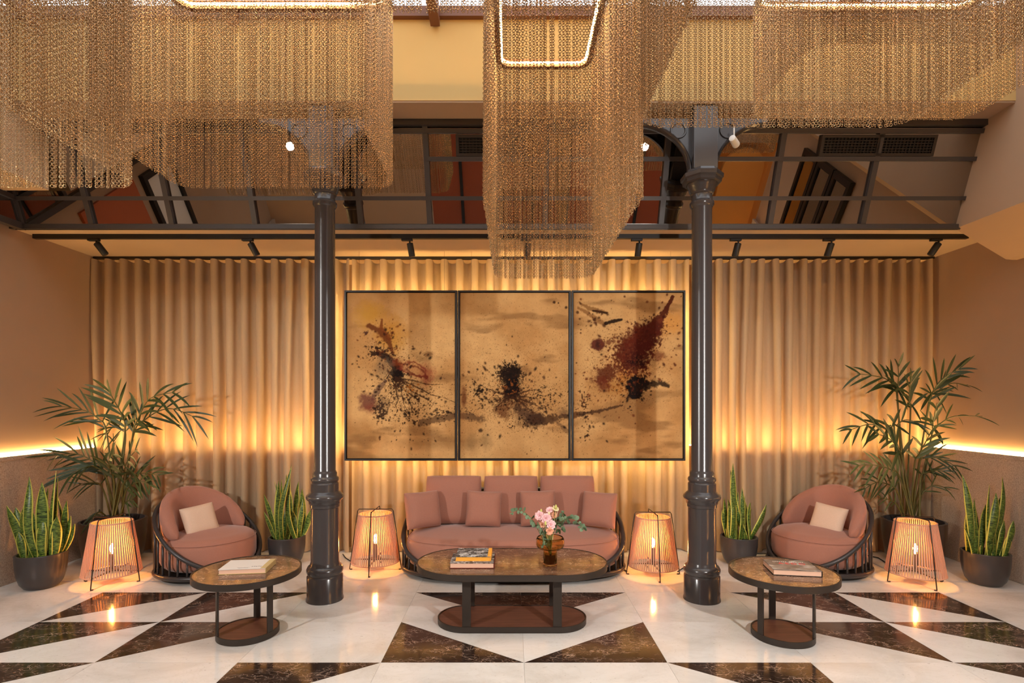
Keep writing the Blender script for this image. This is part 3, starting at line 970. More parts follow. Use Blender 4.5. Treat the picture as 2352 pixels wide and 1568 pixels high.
def side_table(loc, angs, lab):
    t = thing('side_table', lab, 'table', loc, 0, 'round marble side tables')
    table_disc(t, circ(0.304), 0.392, 0.034, 0.003, M['brown_marble'], 'table_top', 'rim')
    table_disc(t, circ(0.176), 0.034, 0.032, 0.004, M['walnut'], 'base_shelf', 'base_rim')
    for a in angs:
        a = math.radians(a)
        b = MB(); b.box((0.168 * math.cos(a), 0.168 * math.sin(a), 0.197), (0.012, 0.040, 0.325), a); b.build('leg', M['bronze_metal'], t, bevel=0.002)
side_table((-1.60, 3.30, 0), (98, 219, 340), 'round brown marble side table carrying the white book')
side_table((1.625, 3.268, 0), (84, 200, 321), 'round brown marble side table carrying the grey black book')

# ================================================================== books
def book(loc, w, d, h, rz, cover, spine, lab, spine_side, page='paper', strip=None, group=None):
    """spine_side +1: spine at +x, -1: at -x"""
    t = thing('book', lab, 'book', loc, rz, group)
    b = MB(); b.box((0, 0, h / 2), (w - 0.006, d - 0.008, h - 0.006)); b.build('pages', M[page], t)
    b = MB(); b.box((0, 0, h - 0.0015), (w, d, 0.003)); co = b.build('front_cover', cover, t)
    b = MB(); b.box((0, 0, 0.0015), (w, d, 0.003)); b.build('back_cover', spine, t)
    b = MB(); b.box((spine_side * (w / 2), 0, h / 2), (0.004, d, h)); b.build('spine', spine, t)
    if strip:
        b = MB(); b.box((spine_side * (w / 2 - strip / 2), 0, h + 0.0004), (strip, d, 0.0008)); b.build('cover_strip', spine, t)
    return t, co
ZT = 0.390
# center stack
p = at(1085, 1290, 3.44)
book((-0.245, 3.43, ZT), 0.270, 0.215, 0.034, 0.0, M['photo_print'], M['book_maroon'], 'maroon hardback with grey cover under the orange book', 1, group='coffee table books')
t, co = book((-0.240, 3.455, ZT + 0.0345), 0.218, 0.195, 0.028, 0.0, M['photo_print'], M['book_orange'], 'orange hardback with a black and white photo cover, topmost on the coffee table', 1, page='book_orange', strip=0.020, group='coffee table books')
# print lines on its cover
for i, (dx, dy, w) in enumerate(((-0.06, -0.05, 0.06), (-0.065, -0.02, 0.05), (0.02, -0.065, 0.07), (0.03, 0.0, 0.06), (-0.03, -0.085, 0.10))):
    b = MB(); b.box((dx, dy, 0.0288), (w, 0.006, 0.0006)); b.build('print_line', M['ink_white'], co)
# white book
t, co = book((-1.602, 3.30, ZT + 0.003), 0.265, 0.195, 0.030, math.radians(7), M['book_white'], M['book_tan'], 'white hardback with a tan spine lying on the side table', 1, strip=0.030)
for i in range(5):
    b = MB(); b.box((0.045 + 0.012 * i, -0.055 + 0.003 * (i % 2), 0.0305), (0.008, 0.010, 0.0005)); b.build('print_mark', M['ink_grey'], co)
for i, w in enumerate((0.07, 0.055)):
    b = MB(); b.box((0.0, -0.072 - 0.008 * i, 0.0305), (w, 0.002, 0.0005)); b.build('print_line', M['ink_grey'], co)
# grey book
t, co = book((1.678, 3.27, ZT + 0.003), 0.265, 0.215, 0.034, math.radians(-9), M['grey_print'], M['book_black'], 'grey covered black hardback with red letters lying on the side table', 1)
def text(body, size, loc, m, parent, name):
    cu = bpy.data.curves.new(name, 'FONT'); cu.body = body; cu.size = size; cu.extrude = 0.0004; cu.space_character = 1.35
    cu.align_x = 'CENTER'; cu.materials.append(m)
    tmp = bpy.data.objects.new(name, cu); COL.objects.link(tmp)
    me = bpy.data.meshes.new_from_object(tmp.evaluated_get(bpy.context.evaluated_depsgraph_get()))
    bpy.data.objects.remove(tmp)
    o = link(name, me, m, parent); o.location = loc
    return o
text('AEDO', 0.048, (0.01, 0.010, 0.0345), M['ink_red'], co, 'cover_lettering')
for i in range(15):
    if i in (7, 9): continue
    b = MB(); b.box((-0.085 + 0.012 * i, 0.060 + (0.002 if i % 3 else 0), 0.0344), (0.007, 0.008 if i % 2 else 0.006, 0.0006)); b.build('print_mark', M['ink_white'], co)

# ================================================================== rope lamps
def lamp(loc, lab):
    t = thing('rope_lamp', lab, 'lamp', loc, 0, 'rope shade floor lamps')
    rb, rt, zb, zt, rf = 0.198, 0.1375, 0.075, 0.470, 0.217
    for r, z, nm in ((rb, zb, 'bottom_ring'), (rt, zt, 'top_ring')):
        b = MB(); b.tube([(r * math.cos(2 * PI * k / 48), r * math.sin(2 * PI * k / 48), z) for k in range(48)], 0.005, 8, closed=True)
        b.build(nm, M['rope'], t, 'all')
    b = MB()
    n = 68
    for k in range(n):
        a = 2 * PI * (k + 0.5) / n
        p0 = Vector((rb * math.cos(a), rb * math.sin(a), zb)); p1 = Vector((rt * math.cos(a), rt * math.sin(a), zt))
        tx = Vector((-math.sin(a), math.cos(a), 0)); nr = Vector((math.cos(a), math.sin(a), 0))
        L = []
        for p, w in ((p0, 0.0048), (p1, 0.0038)):
            L.append([p + tx * w + nr * 0.002, p - tx * w + nr * 0.002, p - tx * w - nr * 0.002, p + tx * w - nr * 0.002])
        b.rings(L)
    o = b.build('shade_cords', M['rope'], t); o['kind'] = 'stuff'
    ztop = 0.507
    for k in range(2):                            # two bent wires make four legs
        b = MB()
        c, s = (1, 0) if k == 0 else (0, 1)
        P = []
        for sg in (-1, 1):
            foot = [(sg * rf * 0.965, 0.004), (sg * rf, 0.004), (sg * rf, 0.010), (sg * (rt + 0.012), ztop - 0.014), (sg * (rt + 0.002), ztop)]
            P = (P + [(q[0], q[1]) for q in reversed(foot)]) if sg > 0 else [(q[0], q[1]) for q in foot]
        b.tube([(x * c, x * s, z) for x, z in P], 0.0042, 8)
        b.build('wire_leg', M['wire'], t, 'all')
        b = MB()
        for sg in (-1, 1):
            b.lathe([(0.009, 0), (0.009, 0.006)], 12, (sg * rf * 0.94 * c, sg * rf * 0.94 * s, 0.0))
            q0 = rb + 0.001; b.tube([(sg * q0 * c, sg * q0 * s, zb + 0.01), (sg * (rf - 0.010) * c, sg * (rf - 0.010) * s, zb + 0.01)], 0.003, 6)
        b.build('foot', M['wire'], t)
    b = MB(); b.box((0, 0, zb + 0.012), (2 * rb - 0.01, 0.010, 0.008)); b.box((0, 0, zb + 0.012), (0.010, 2 * rb - 0.01, 0.008)); b.build('cross_bar', M['wire'], t)
    b = MB(); b.lathe([(0.05, zb + 0.016), (0.05, zb + 0.024), (0.015, zb + 0.028), (0.015, 0.215), (0.012, 0.22)], 16); b.build('bulb_holder', M['wire'], t, True)
    b = MB(); b.lathe([(0.008, 0.222), (0.013, 0.240), (0.015, 0.262), (0.011, 0.286), (0.003, 0.298)], 14); b.build('bulb', M['bulb'], t, 'all')
    return t
LAMPS = [((-3.137, 4.268, 0), 'lit rope shade lamp between the shorter palm and an armchair'), ((-1.148, 4.577, 0), 'lit rope shade lamp between a column and the sofa, nearer the white book'),
         ((1.153, 4.45, 0), 'lit rope shade lamp between the sofa and the column with visible capital'), ((3.158, 4.262, 0), 'lit rope shade lamp in front of the taller palm')]
for l, lab in LAMPS: lamp(l, lab)
# supply cables along the curtain foot
for P, lab in ((((-1.35, 4.70, 0.006), (-1.50, 4.90, 0.006), (-1.56, 5.02, 0.006)), 'thin black lamp cable on the floor behind the column near the white book'),
               (((0.95, 4.50, 0.006), (0.92, 4.7, 0.006), (0.95, 4.95, 0.006), (0.90, 5.03, 0.006)), 'thin black lamp cable behind the sofa end'),
               (((1.37, 4.5, 0.006), (1.6, 4.80, 0.006), (1.70, 4.92, 0.006), (1.75, 5.03, 0.006)), 'thin black lamp cable on the floor behind the column with visible capital'),
               (((2.05, 5.04, 0.006), (2.6, 5.05, 0.006), (3.2, 5.03, 0.006), (3.3, 4.9, 0.006), (3.2, 4.5, 0.006)), 'thin black lamp cable running along the curtain foot behind an armchair')):
    b = MB(); b.tube(P, 0.0045, 6); tag(b.build('power_cable', M['black_plastic'], None, 'all'), lab, 'cable', 'lamp cables')
# ================================================================== triptych
def vnoise(x, y, f, seed):
    r = np.random.default_rng(seed); T = r.random((64, 64))
    u, v = x * f, y * f
    i, j = np.floor(u).astype(int), np.floor(v).astype(int)
    a, b = u - i, v - j
    a, b = a * a * (3 - 2 * a), b * b * (3 - 2 * b)
    g = lambda p, q: T[p % 64, q % 64]
    return (g(i, j) * (1 - a) + g(i + 1, j) * a) * (1 - b) + (g(i, j + 1) * (1 - a) + g(i + 1, j + 1) * a) * b
def fbm(x, y, f, seed, o=4):
    s = 0; w = 0.5
    for k in range(o):
        ca, sa = math.cos(0.6 + 1.1 * k), math.sin(0.6 + 1.1 * k)
        s = s + w * vnoise(x * ca + y * sa + 900, y * ca - x * sa + 2600, f * 2 ** k, seed + k); w *= 0.5
    return s / (1 - 0.5 ** o)
def art(x, y):
    """colour of the stained canvas; x, y in the painting's own units (0..2205 wide, 0..1100 high, y down)"""
    col = np.empty(x.shape + (3,))
    n1 = fbm(x, y, 0.0045, 11); n2 = fbm(x, y, 0.03, 21); n3 = vnoise(x, y, 0.14, 31)
    base, hi, lo = np.array(lin(190, 148, 94)), np.array(lin(206, 166, 112)), np.array(lin(160, 114, 66))
    w = np.clip((n1 - 0.35) * 2.6, 0, 1)[..., None]
    col[:] = lo * (1 - w) + hi * w
    col = 0.55 * col + 0.45 * base
    col *= (0.90 + 0.16 * n2 + 0.06 * n3)[..., None]
    st = np.clip((fbm(x * 0.5, y * 1.6, 0.006, 77) - 0.60) * 5, 0, 0.55)[..., None]
    col = col * (1 - st) + np.array(lin(112, 78, 46)) * st
    wob = (fbm(x, y, 0.022, 41) - 0.5) * 2; wob2 = (fbm(x, y, 0.09, 51, 3) - 0.5) * 2
    def put(mask, c, op=1.0):
        nonlocal col
        m = np.clip(mask, 0, 1)[..., None] * op
        col = col * (1 - m) + np.array(lin(*c)) * m
    def blob(cx, cy, rx, ry, c, op=1.0, soft=0.25, rough=0.5, ang=0.0):
        ca, sa = math.cos(ang), math.sin(ang)
        u, v = (x - cx) * ca + (y - cy) * sa, -(x - cx) * sa + (y - cy) * ca
        d = np.sqrt((u / rx) ** 2 + (v / ry) ** 2) - 1 + rough * (0.7 * wob + 0.5 * wob2)
        put(0.5 - d / (2 * soft), c, op)
    def ring(cx, cy, rx, ry, wd, c, op=1.0, ang=0.0, rough=0.25):
        ca, sa = math.cos(ang), math.sin(ang)
        u, v = (x - cx) * ca + (y - cy) * sa, -(x - cx) * sa + (y - cy) * ca
        d = np.abs(np.sqrt((u / rx) ** 2 + (v / ry) ** 2) - 1 + rough * wob) * min(rx, ry) / wd
        put(1.2 - d, c, op)
    def stroke(pts, ws, c, op=1.0, rough=0.6, soft=0.3):
        best = np.full(x.shape, 9.0)
        for (ax, ay), (bx, by), wa, wb in zip(pts, pts[1:], ws, ws[1:]):
            dx, dy = bx - ax, by - ay
            t = np.clip(((x - ax) * dx + (y - ay) * dy) / (dx * dx + dy * dy), 0, 1)
            d = np.hypot(x - ax - t * dx, y - ay - t * dy) / (wa + (wb - wa) * t)
            best = np.minimum(best, d)
        put(0.5 - (best - 1 + rough * (0.6 * wob + 0.7 * wob2)) / (2 * soft), c, op)
    def speck(cx, cy, rx, ry, dens, c, f=0.16, seed=5, op=0.95, core=0.0):
        d = np.sqrt(((x - cx) / rx) ** 2 + ((y - cy) / ry) ** 2)
        fall = np.clip(1.15 - d, 0, 1)
        s = vnoise(x, y, f, seed) * 0.65 + vnoise(x, y, f * 2.1, seed + 9) * 0.35
        put((s - (1 - dens * fall)) * 9, c, op)
    # even fine spatter
    speck(1100, 600, 3000, 1400, 0.27, (88, 54, 28), 0.24, 90, 0.7); speck(1100, 600, 3000, 1400, 0.20, (70, 40, 22), 0.13, 91, 0.8)
    speck(340, 560, 420, 480, 0.36, (52, 30, 18), 0.15, 92, 0.9); speck(1080, 690, 480, 330, 0.38, (50, 28, 18), 0.15, 93, 0.9); speck(1830, 480, 470, 480, 0.36, (76, 36, 22), 0.15, 94, 0.9)
    speck(400, 700, 380, 280, 0.36, (40, 24, 16), 0.20, 95, 0.9); speck(1100, 740, 420, 200, 0.40, (34, 20, 14), 0.20, 96, 0.9)
    # first canvas
    blob(160, 150, 80, 70, (198, 148, 48), 0.6, 0.6); blob(300, 290, 85, 100, (176, 124, 44), 0.75, 0.5); blob(260, 240, 120, 70, (168, 112, 44), 0.4, 0.7)
    stroke([(155, 225), (225, 262), (285, 330), (310, 405)], [16, 20, 16, 9], (92, 44, 20), 0.9); stroke([(240, 185), (235, 240), (290, 310)], [6, 12, 12], (104, 48, 20), 0.85)
    stroke([(215, 405), (280, 432), (330, 500)], [14, 20, 26], (28, 16, 12)); blob(335, 525, 38, 70, (22, 12, 10), 1, 0.12, 0.5); blob(320, 480, 26, 30, (24, 14, 10), 1, 0.2, 0.6); speck(330, 560, 110, 120, 0.7, (26, 16, 12), 0.13, 61)
    speck(215, 390, 130, 90, 0.62, (40, 22, 14), 0.11, 3); speck(140, 275, 30, 24, 0.8, (70, 40, 34), 0.12, 4)
    blob(470, 515, 92, 40, (176, 112, 66), 0.5, 0.5, 0.6, 0.38); ring(440, 510, 92, 34, 7, (112, 44, 30), 0.85, 0.38, 0.7); blob(535, 545, 44, 62, (134, 62, 46), 0.6, 0.5, 0.8); ring(455, 522, 76, 24, 5, (96, 34, 24), 0.8, 0.45, 0.8); blob(350, 470, 40, 26, (120, 54, 26), 0.6, 0.5, 0.9)
    blob(255, 500, 52, 60, (112, 92, 70), 0.55, 0.5); stroke([(265, 585), (215, 640), (185, 690)], [10, 18, 22], (84, 62, 58), 0.7)
    blob(150, 720, 54, 56, (92, 44, 44), 0.85, 0.3); blob(165, 765, 44, 30, (120, 60, 44), 0.6, 0.5); speck(235, 770, 80, 120, 0.72, (52, 36, 26), 0.10, 6); blob(240, 740, 40, 60, (64, 44, 34), 0.5, 0.6)
    for a, l in ((0.15, 300), (0.4, 420), (0.62, 330), (0.85, 300), (1.05, 260), (1.25, 290), (1.55, 220), (1.9, 150)):
        P = [(335 + l * k / 5 * math.cos(a) + 10 * math.sin(k * 2.3 + a * 9), 570 + l * k / 5 * math.sin(a) + 8 * math.cos(k * 1.7 + a * 5)) for k in range(6)]
        stroke(P, [7, 4.6, 3.4, 2.8, 2.2, 1.6], (50, 28, 16), 0.85, 1.7)
    speck(470, 720, 290, 210, 0.42, (48, 28, 18), 0.085, 7); speck(420, 820, 260, 110, 0.40, (30, 18, 12), 0.07, 8); speck(420, 640, 120, 100, 0.45, (150, 92, 34), 0.09, 9)
    stroke([(490, 850), (620, 825), (735, 810), (880, 828)], [18, 22, 20, 26], (66, 44, 32), 0.75, 1.0); speck(690, 790, 240, 70, 0.5, (44, 28, 20), 0.10, 10)
    blob(540, 410, 30, 14, (92, 52, 28), 0.7, 0.5, 1.0); blob(100, 960, 60, 80, (128, 98, 62), 0.35, 0.8); blob(600, 985, 240, 34, (116, 84, 50), 0.5, 0.8)
    # second canvas
    blob(772, 690, 16, 60, (84, 40, 20), 0.85, 0.4); speck(1070, 545, 130, 130, 0.86, (26, 16, 12), 0.14, 12); speck(1070, 545, 120, 110, 0.74, (30, 18, 12), 0.22, 34); blob(1090, 560, 22, 60, (26, 16, 12), 0.9, 0.3, 0.9); blob(1020, 545, 14, 50, (34, 20, 14), 0.8, 0.4, 0.9); speck(1070, 520, 80, 70, 0.9, (26, 16, 12), 0.16, 33); blob(1070, 575, 62, 60, (40, 24, 16), 0.5, 0.5, 1.1)
    blob(1078, 640, 56, 66, (20, 12, 10), 1, 0.2, 0.6); blob(1030, 770, 54, 60, (86, 42, 18), 0.8, 0.4, 0.9); blob(1130, 720, 44, 44, (70, 34, 16), 0.7, 0.5, 0.9)
    speck(880, 640, 190, 150, 0.42, (34, 20, 14), 0.075, 13); speck(1300, 680, 260, 150, 0.40, (44, 28, 18), 0.075, 14); speck(1080, 640, 200, 150, 0.45, (120, 66, 28), 0.09, 15)
    for a, l in ((-0.25, 170), (0.1, 190), (0.35, 200), (3.0, 130), (3.4, 150), (2.8, 150), (2.5, 140), (0.62, 180)):
        P = [(1075 + l * k / 4 * math.cos(a), 680 + l * k / 4 * math.sin(a) + 5 * math.sin(k * 2 + a)) for k in range(5)]
        stroke(P, [9, 6, 4, 3, 1.5], (46, 24, 14), 0.8, 1.7)
    stroke([(1120, 760), (1190, 810), (1290, 838), (1455, 812), (1640, 780), (1800, 742)], [20, 34, 26, 16, 12, 4], (58, 36, 24), 0.85, 1.1)
    blob(1170, 815, 70, 50, (92, 66, 46), 0.7, 0.5, 0.9); blob(1240, 840, 60, 36, (54, 34, 24), 0.75, 0.4, 0.9); blob(1420, 800, 40, 34, (74, 54, 38), 0.6, 0.5, 0.8); stroke([(1360, 840), (1440, 905)], [10, 16], (84, 60, 42), 0.6, 1.0)
    speck(1180, 860, 220, 90, 0.45, (40, 24, 16), 0.09, 16); blob(820, 985, 40, 60, (120, 94, 62), 0.5, 0.7); blob(915, 970, 36, 50, (116, 92, 60), 0.5, 0.7); blob(880, 905, 16, 14, (44, 30, 22), 0.9, 0.3)
    for cx, cy, r in ((1358, 75, 9), (1435, 108, 9), (1508, 140, 11), (1385, 80, 6)): blob(cx, cy, r, r, (44, 24, 16), 0.9, 0.3)
    # third canvas
    blob(2120, 210, 90, 70, (192, 128, 48), 0.6, 0.6); blob(1835, 525, 110, 110, (166, 96, 30), 0.7, 0.6, 0.8); blob(1750, 610, 90, 70, (150, 104, 50), 0.6, 0.7, 0.8)
    stroke([(2126, 40), (2090, 110), (2048, 175), (2000, 250), (1930, 330), (1880, 400), (1870, 470)], [9, 16, 26, 50, 92, 104, 84], (72, 24, 14), 0.96, 0.8, 0.2); blob(1875, 410, 104, 96, (58, 16, 10), 0.95, 0.25, 0.6); blob(1940, 320, 84, 84, (66, 20, 12), 0.95, 0.25, 0.7); blob(1990, 250, 56, 50, (72, 24, 14), 0.9, 0.3, 0.8)
    stroke([(1900, 250), (1830, 330), (1800, 420)], [30, 50, 40], (86, 32, 18), 0.8, 1.0); blob(1700, 540, 92, 50, (82, 32, 18), 0.9, 0.3, 0.9, -0.4); blob(1680, 605, 40, 46, (96, 38, 24), 0.8, 0.4, 0.9); blob(1890, 455, 50, 34, (24, 12, 10), 0.85, 0.4, 0.9)
    blob(1640, 350, 46, 40, (84, 34, 28), 0.95, 0.15, 0.4); blob(1640, 352, 14, 26, (40, 20, 18), 0.7, 0.5, 0.8)
    for cx, cy, r in ((1712, 333, 16), (1745, 328, 12), (1775, 330, 13), (2035, 420, 38), (1960, 72, 9), (1530, 55, 7), (2050, 190, 20)): blob(cx, cy, r, r * 0.9, (96, 44, 26), 0.75, 0.3)
    stroke([(1530, 85), (1590, 115), (1700, 142)], [7, 12, 7], (124, 84, 44), 0.8, 0.8); stroke([(1610, 130), (1695, 144)], [6, 8], (44, 24, 16), 0.95); stroke([(1515, 110), (1580, 150), (1680, 212)], [9, 12, 14], (120, 78, 40), 0.75, 0.9); stroke([(1690, 214), (1735, 198), (1795, 186)], [12, 13, 8], (30, 18, 14), 0.97, 0.5)
    blob(1885, 618, 64, 66, (18, 12, 10), 1, 0.16, 0.7); blob(1930, 600, 40, 26, (20, 12, 10), 1, 0.2, 0.7); blob(1865, 670, 30, 34, (22, 14, 12), 1, 0.25, 0.6); stroke([(1910, 625), (1980, 610), (2050, 596), (2098, 618)], [30, 24, 18, 10], (30, 18, 14), 0.92, 0.8)
    speck(1800, 450, 340, 330, 0.46, (84, 40, 22), 0.085, 17); speck(2010, 250, 190, 200, 0.42, (70, 30, 20), 0.09, 18); speck(1780, 620, 160, 120, 0.5, (120, 70, 24), 0.09, 19); speck(1560, 720, 120, 240, 0.42, (60, 34, 20), 0.08, 20); speck(1840, 770, 80, 60, 0.42, (40, 24, 16), 0.08, 23); speck(1570, 960, 60, 70, 0.42, (34, 20, 14), 0.07, 24)
    # thrown droplets of ink, larger near each stain
    xs, ys = x[0, :], y[:, 0]
    dr = np.random.default_rng(404)
    for cx, cy, N, spread, cs in ((340, 620, 420, 170, ((34, 20, 14), (64, 36, 20))), (420, 800, 260, 150, ((28, 16, 12), (52, 30, 18))), (240, 400, 150, 90, ((44, 24, 16), (96, 48, 22))), (290, 280, 120, 80, ((110, 56, 22), (70, 34, 18))),
                                  (1080, 690, 520, 210, ((30, 18, 12), (58, 32, 18))), (880, 650, 160, 90, ((30, 18, 12),)), (1290, 760, 260, 140, ((34, 20, 14), (74, 46, 28))), (1075, 540, 160, 60, ((22, 14, 10),)),
                                  (1850, 430, 420, 210, ((72, 26, 16), (96, 44, 24))), (1960, 260, 260, 140, ((76, 28, 18), (58, 20, 14))), (1690, 560, 160, 110, ((88, 40, 22),)), (1880, 640, 160, 90, ((28, 16, 12),)), (1560, 820, 120, 120, ((40, 24, 16),)), (1620, 190, 70, 70, ((70, 40, 22),))):
        for _ in range(N):
            ang = dr.uniform(0, 2 * PI); rad = abs(dr.normal(0, spread))
            px, py = cx + rad * math.cos(ang) * 1.1, cy + rad * math.sin(ang) * 0.9
            r0 = 1.6 + 7.5 * dr.random() ** 5
            lx = 1 + 0.9 * dr.random() * min(1, rad / spread)
            i0, i1 = np.searchsorted(xs, (px - 3 * r0 * lx, px + 3 * r0 * lx))
            jj = np.where((ys > py - 3 * r0 * lx) & (ys < py + 3 * r0 * lx))[0]
            if i1 <= i0 or len(jj) == 0: continue
            sl = (slice(jj[0], jj[-1] + 1), slice(i0, i1))
            u = (x[sl] - px) * math.cos(ang) + (y[sl] - py) * math.sin(ang); v = -(x[sl] - px) * math.sin(ang) + (y[sl] - py) * math.cos(ang)
            m = np.clip(1.4 - np.sqrt((u / (r0 * lx)) ** 2 + (v / r0) ** 2) + 0.3 * wob2[sl], 0, 1)[..., None] * 0.92
            col[sl] = col[sl] * (1 - m) + np.array(lin(*cs[dr.integers(len(cs))])) * m
    # darker rims where the stain pooled
    for x0 in (12, 747, 1480):
        e = np.clip(1 - np.abs(x - x0 - 8) / 34, 0, 1) * (0.4 + n2 * 0.6)
        put(e, (132, 78, 36), 0.45)
    return col
PX0, PX1, PZ0, PZ1, PY = -1.507, 1.559, 0.8805, 2.4115, 4.92
def panel(u0, u1, lab, left_open):
    """u0..u1 in painting units"""
    sx = (PX1 - PX0) / 2205.0; sz = (PZ1 - PZ0) / 1100.0
    x0, x1 = PX0 + u0 * sx, PX0 + u1 * sx
    t = thing('framed_canvas', lab, 'painting', (0, 0, 0), group='three framed canvases')
    fw = 0.015
    b = MB()
    b.span(x0, x1, PY - 0.028, PY + 0.03, PZ0, PZ0 + fw); b.span(x0, x1, PY - 0.028, PY + 0.03, PZ1 - fw, PZ1)
    b.span(x0, x0 + fw, PY - 0.028, PY + 0.03, PZ0 + fw, PZ1 - fw); b.span(x1 - fw, x1, PY - 0.028, PY + 0.03, PZ0 + fw, PZ1 - fw)
    b.span(x0 + fw, x1 - fw, PY + 0.012, PY + 0.03, PZ0 + fw, PZ1 - fw)
    b.build('frame', M['black_metal'], t)
    g = 0.005
    a0, a1, c0, c1 = x0 + fw + g, x1 - fw - g, PZ0 + fw + g, PZ1 - fw - g
    nx, nz = 230, 350
    X, Z = np.meshgrid(np.linspace(a0, a1, nx), np.linspace(c0, c1, nz))
    col = art((X - PX0) / sx, (PZ1 - Z) / sz)
    V = np.stack([X, np.full_like(X, PY - 0.012), Z], -1).reshape(-1, 3)
    idx = np.arange(nx * nz).reshape(nz, nx)
    F = np.stack([idx[:-1, :-1], idx[:-1, 1:], idx[1:, 1:], idx[1:, :-1]], -1).reshape(-1, 4)
    me = bpy.data.meshes.new('canvas')
    # side faces give the canvas its depth
    nV = len(V)
    rim = [(a0, c0), (a1, c0), (a1, c1), (a0, c1)]
    V2 = V.tolist() + [(x, PY + 0.012, z) for x, z in rim]
    cor = [idx[0, 0], idx[0, -1], idx[-1, -1], idx[-1, 0]]
    F2 = F.tolist() + [(int(cor[i]), nV + i, nV + (i + 1) % 4, int(cor[(i + 1) % 4])) for i in range(4)]
    me.from_pydata(V2, [], F2); me.update()
    ca = me.color_attributes.new('art', 'FLOAT_COLOR', 'POINT')
    c4 = np.ones((len(V2), 4), dtype=np.float32); c4[:nV, :3] = np.clip(col, 0, 1).reshape(-1, 3); c4[nV:, :3] = lin(150, 108, 64)
    ca.data.foreach_set('color', c4.ravel())
    link('canvas', me, M['art_paint'], t)
    # backlight tape on the back of the outer edges, hanging wires to the soffit
    b = MB()
    for z in (PZ1 - 0.046, PZ0 + 0.046): b.span(x0 + 0.04, x1 - 0.04, PY + 0.030, PY + 0.038, z - 0.006, z + 0.006)
    for xe, on in ((x0 + 0.046, u0 == 0), (x1 - 0.046, u1 == 2205)):
        if on: b.span(xe - 0.006, xe + 0.006, PY + 0.030, PY + 0.038, PZ0 + 0.06, PZ1 - 0.06)
    b.build('led_strip', M['led_picture'], t)
    for xw in (x0 + 0.12, x1 - 0.12):
        b = MB(); b.tube([(xw, PY + 0.02, PZ1 - 0.01), (xw, PY + 0.02, ZS)], 0.0009, 5); b.build('hanging_wire', M['black_metal'], t)
    return rebase(t, ((x0 + x1) / 2, PY, PZ0))
panel(0, 728, 'framed tan canvas with dark branching ink stain and yellow patch, beside the column', 0)
panel(733, 1464, 'framed tan canvas with a small black speckled ink stain, middle one of three', 0)
panel(1469, 2205, 'framed tan canvas with a large dark red diagonal stain', 0)
# ================================================================== potted plants
def pot(par, r, h, base=0.66, wall=0.016):
    prof = [(r * base * 0.9, 0.0), (r * base, 0.006), (r * (base + 0.16), h * 0.16), (r * 0.93, h * 0.40), (r * 0.985, h * 0.66), (r, h * 0.9), (r, h - 0.004), (r - 0.004, h), (r - wall, h), (r - wall - 0.002, h - 0.01), (r - wall - 0.004, h * 0.80)]
    b = MB(); b.lathe(prof, 44, cap1=False); b.build('pot', M['pot_glaze'], par, True)
    b = MB(); b.lathe([(r - wall - 0.003, h * 0.78), (r - wall - 0.003, h * 0.86), (0.02, h * 0.89)], 28); b.build('soil', M['soil'], par)

def blade(base, tip, w, bow, twist, nm, m, par, tw=0.0):
    """one strap leaf from base to tip with a pointed end and shallow gutter; uv runs across / along it"""
    base, tip = Vector(base), Vector(tip)
    ax = tip - base; L = ax.length
    side = Vector((math.cos(twist), math.sin(twist), 0))
    nrm = ax.cross(side).normalized(); side = nrm.cross(ax).normalized()
    n = 12; V = []; uv = []
    for i in range(n + 1):
        t = i / n
        c = base + ax * t + nrm * bow * math.sin(t * PI) * L + side * bow * 0.6 * math.sin(t * PI * 1.5 + twist) * L * 0.5
        k = (0.62 + 0.38 * math.sin(min(1, t / 0.55) * PI / 2)) if t < 0.62 else max(0.03, (1 - ((t - 0.62) / 0.38) ** 1.7))
        a = tw * (t - 0.3)
        s2 = side * math.cos(a) + nrm * math.sin(a); n2 = nrm * math.cos(a) - side * math.sin(a)
        for j, q in enumerate((-1, -0.5, 0, 0.5, 1)):
            V.append(c + s2 * (w / 2 * k * q) - n2 * (w * 0.16 * k * (1 - q * q))); uv.append(((q + 1) / 2, t * L * 4))
    back = [v + nrm * 0.0022 for v in V]
    F = []
    for i in range(n):
        for j in range(4):
            F.append((i * 5 + j, i * 5 + j + 1, i * 5 + j + 6, i * 5 + j + 5))
    o = len(V)
    F2 = [tuple(reversed([q + o for q in f])) for f in F]
    rimL = [(i * 5, i * 5 + 5, o + i * 5 + 5, o + i * 5) for i in range(n)] + [(i * 5 + 4, o + i * 5 + 4, o + i * 5 + 9, i * 5 + 9) for i in range(n)]
    me = bpy.data.meshes.new(nm)
    me.from_pydata([tuple(v) for v in V + back], [], F + F2 + rimL); me.update()
    ul = me.uv_layers.new(name='UVMap')
    U = uv + uv
    for lp in me.loops: ul.data[lp.index].uv = U[lp.vertex_index]
    return link(nm, me, m, par, 'all')

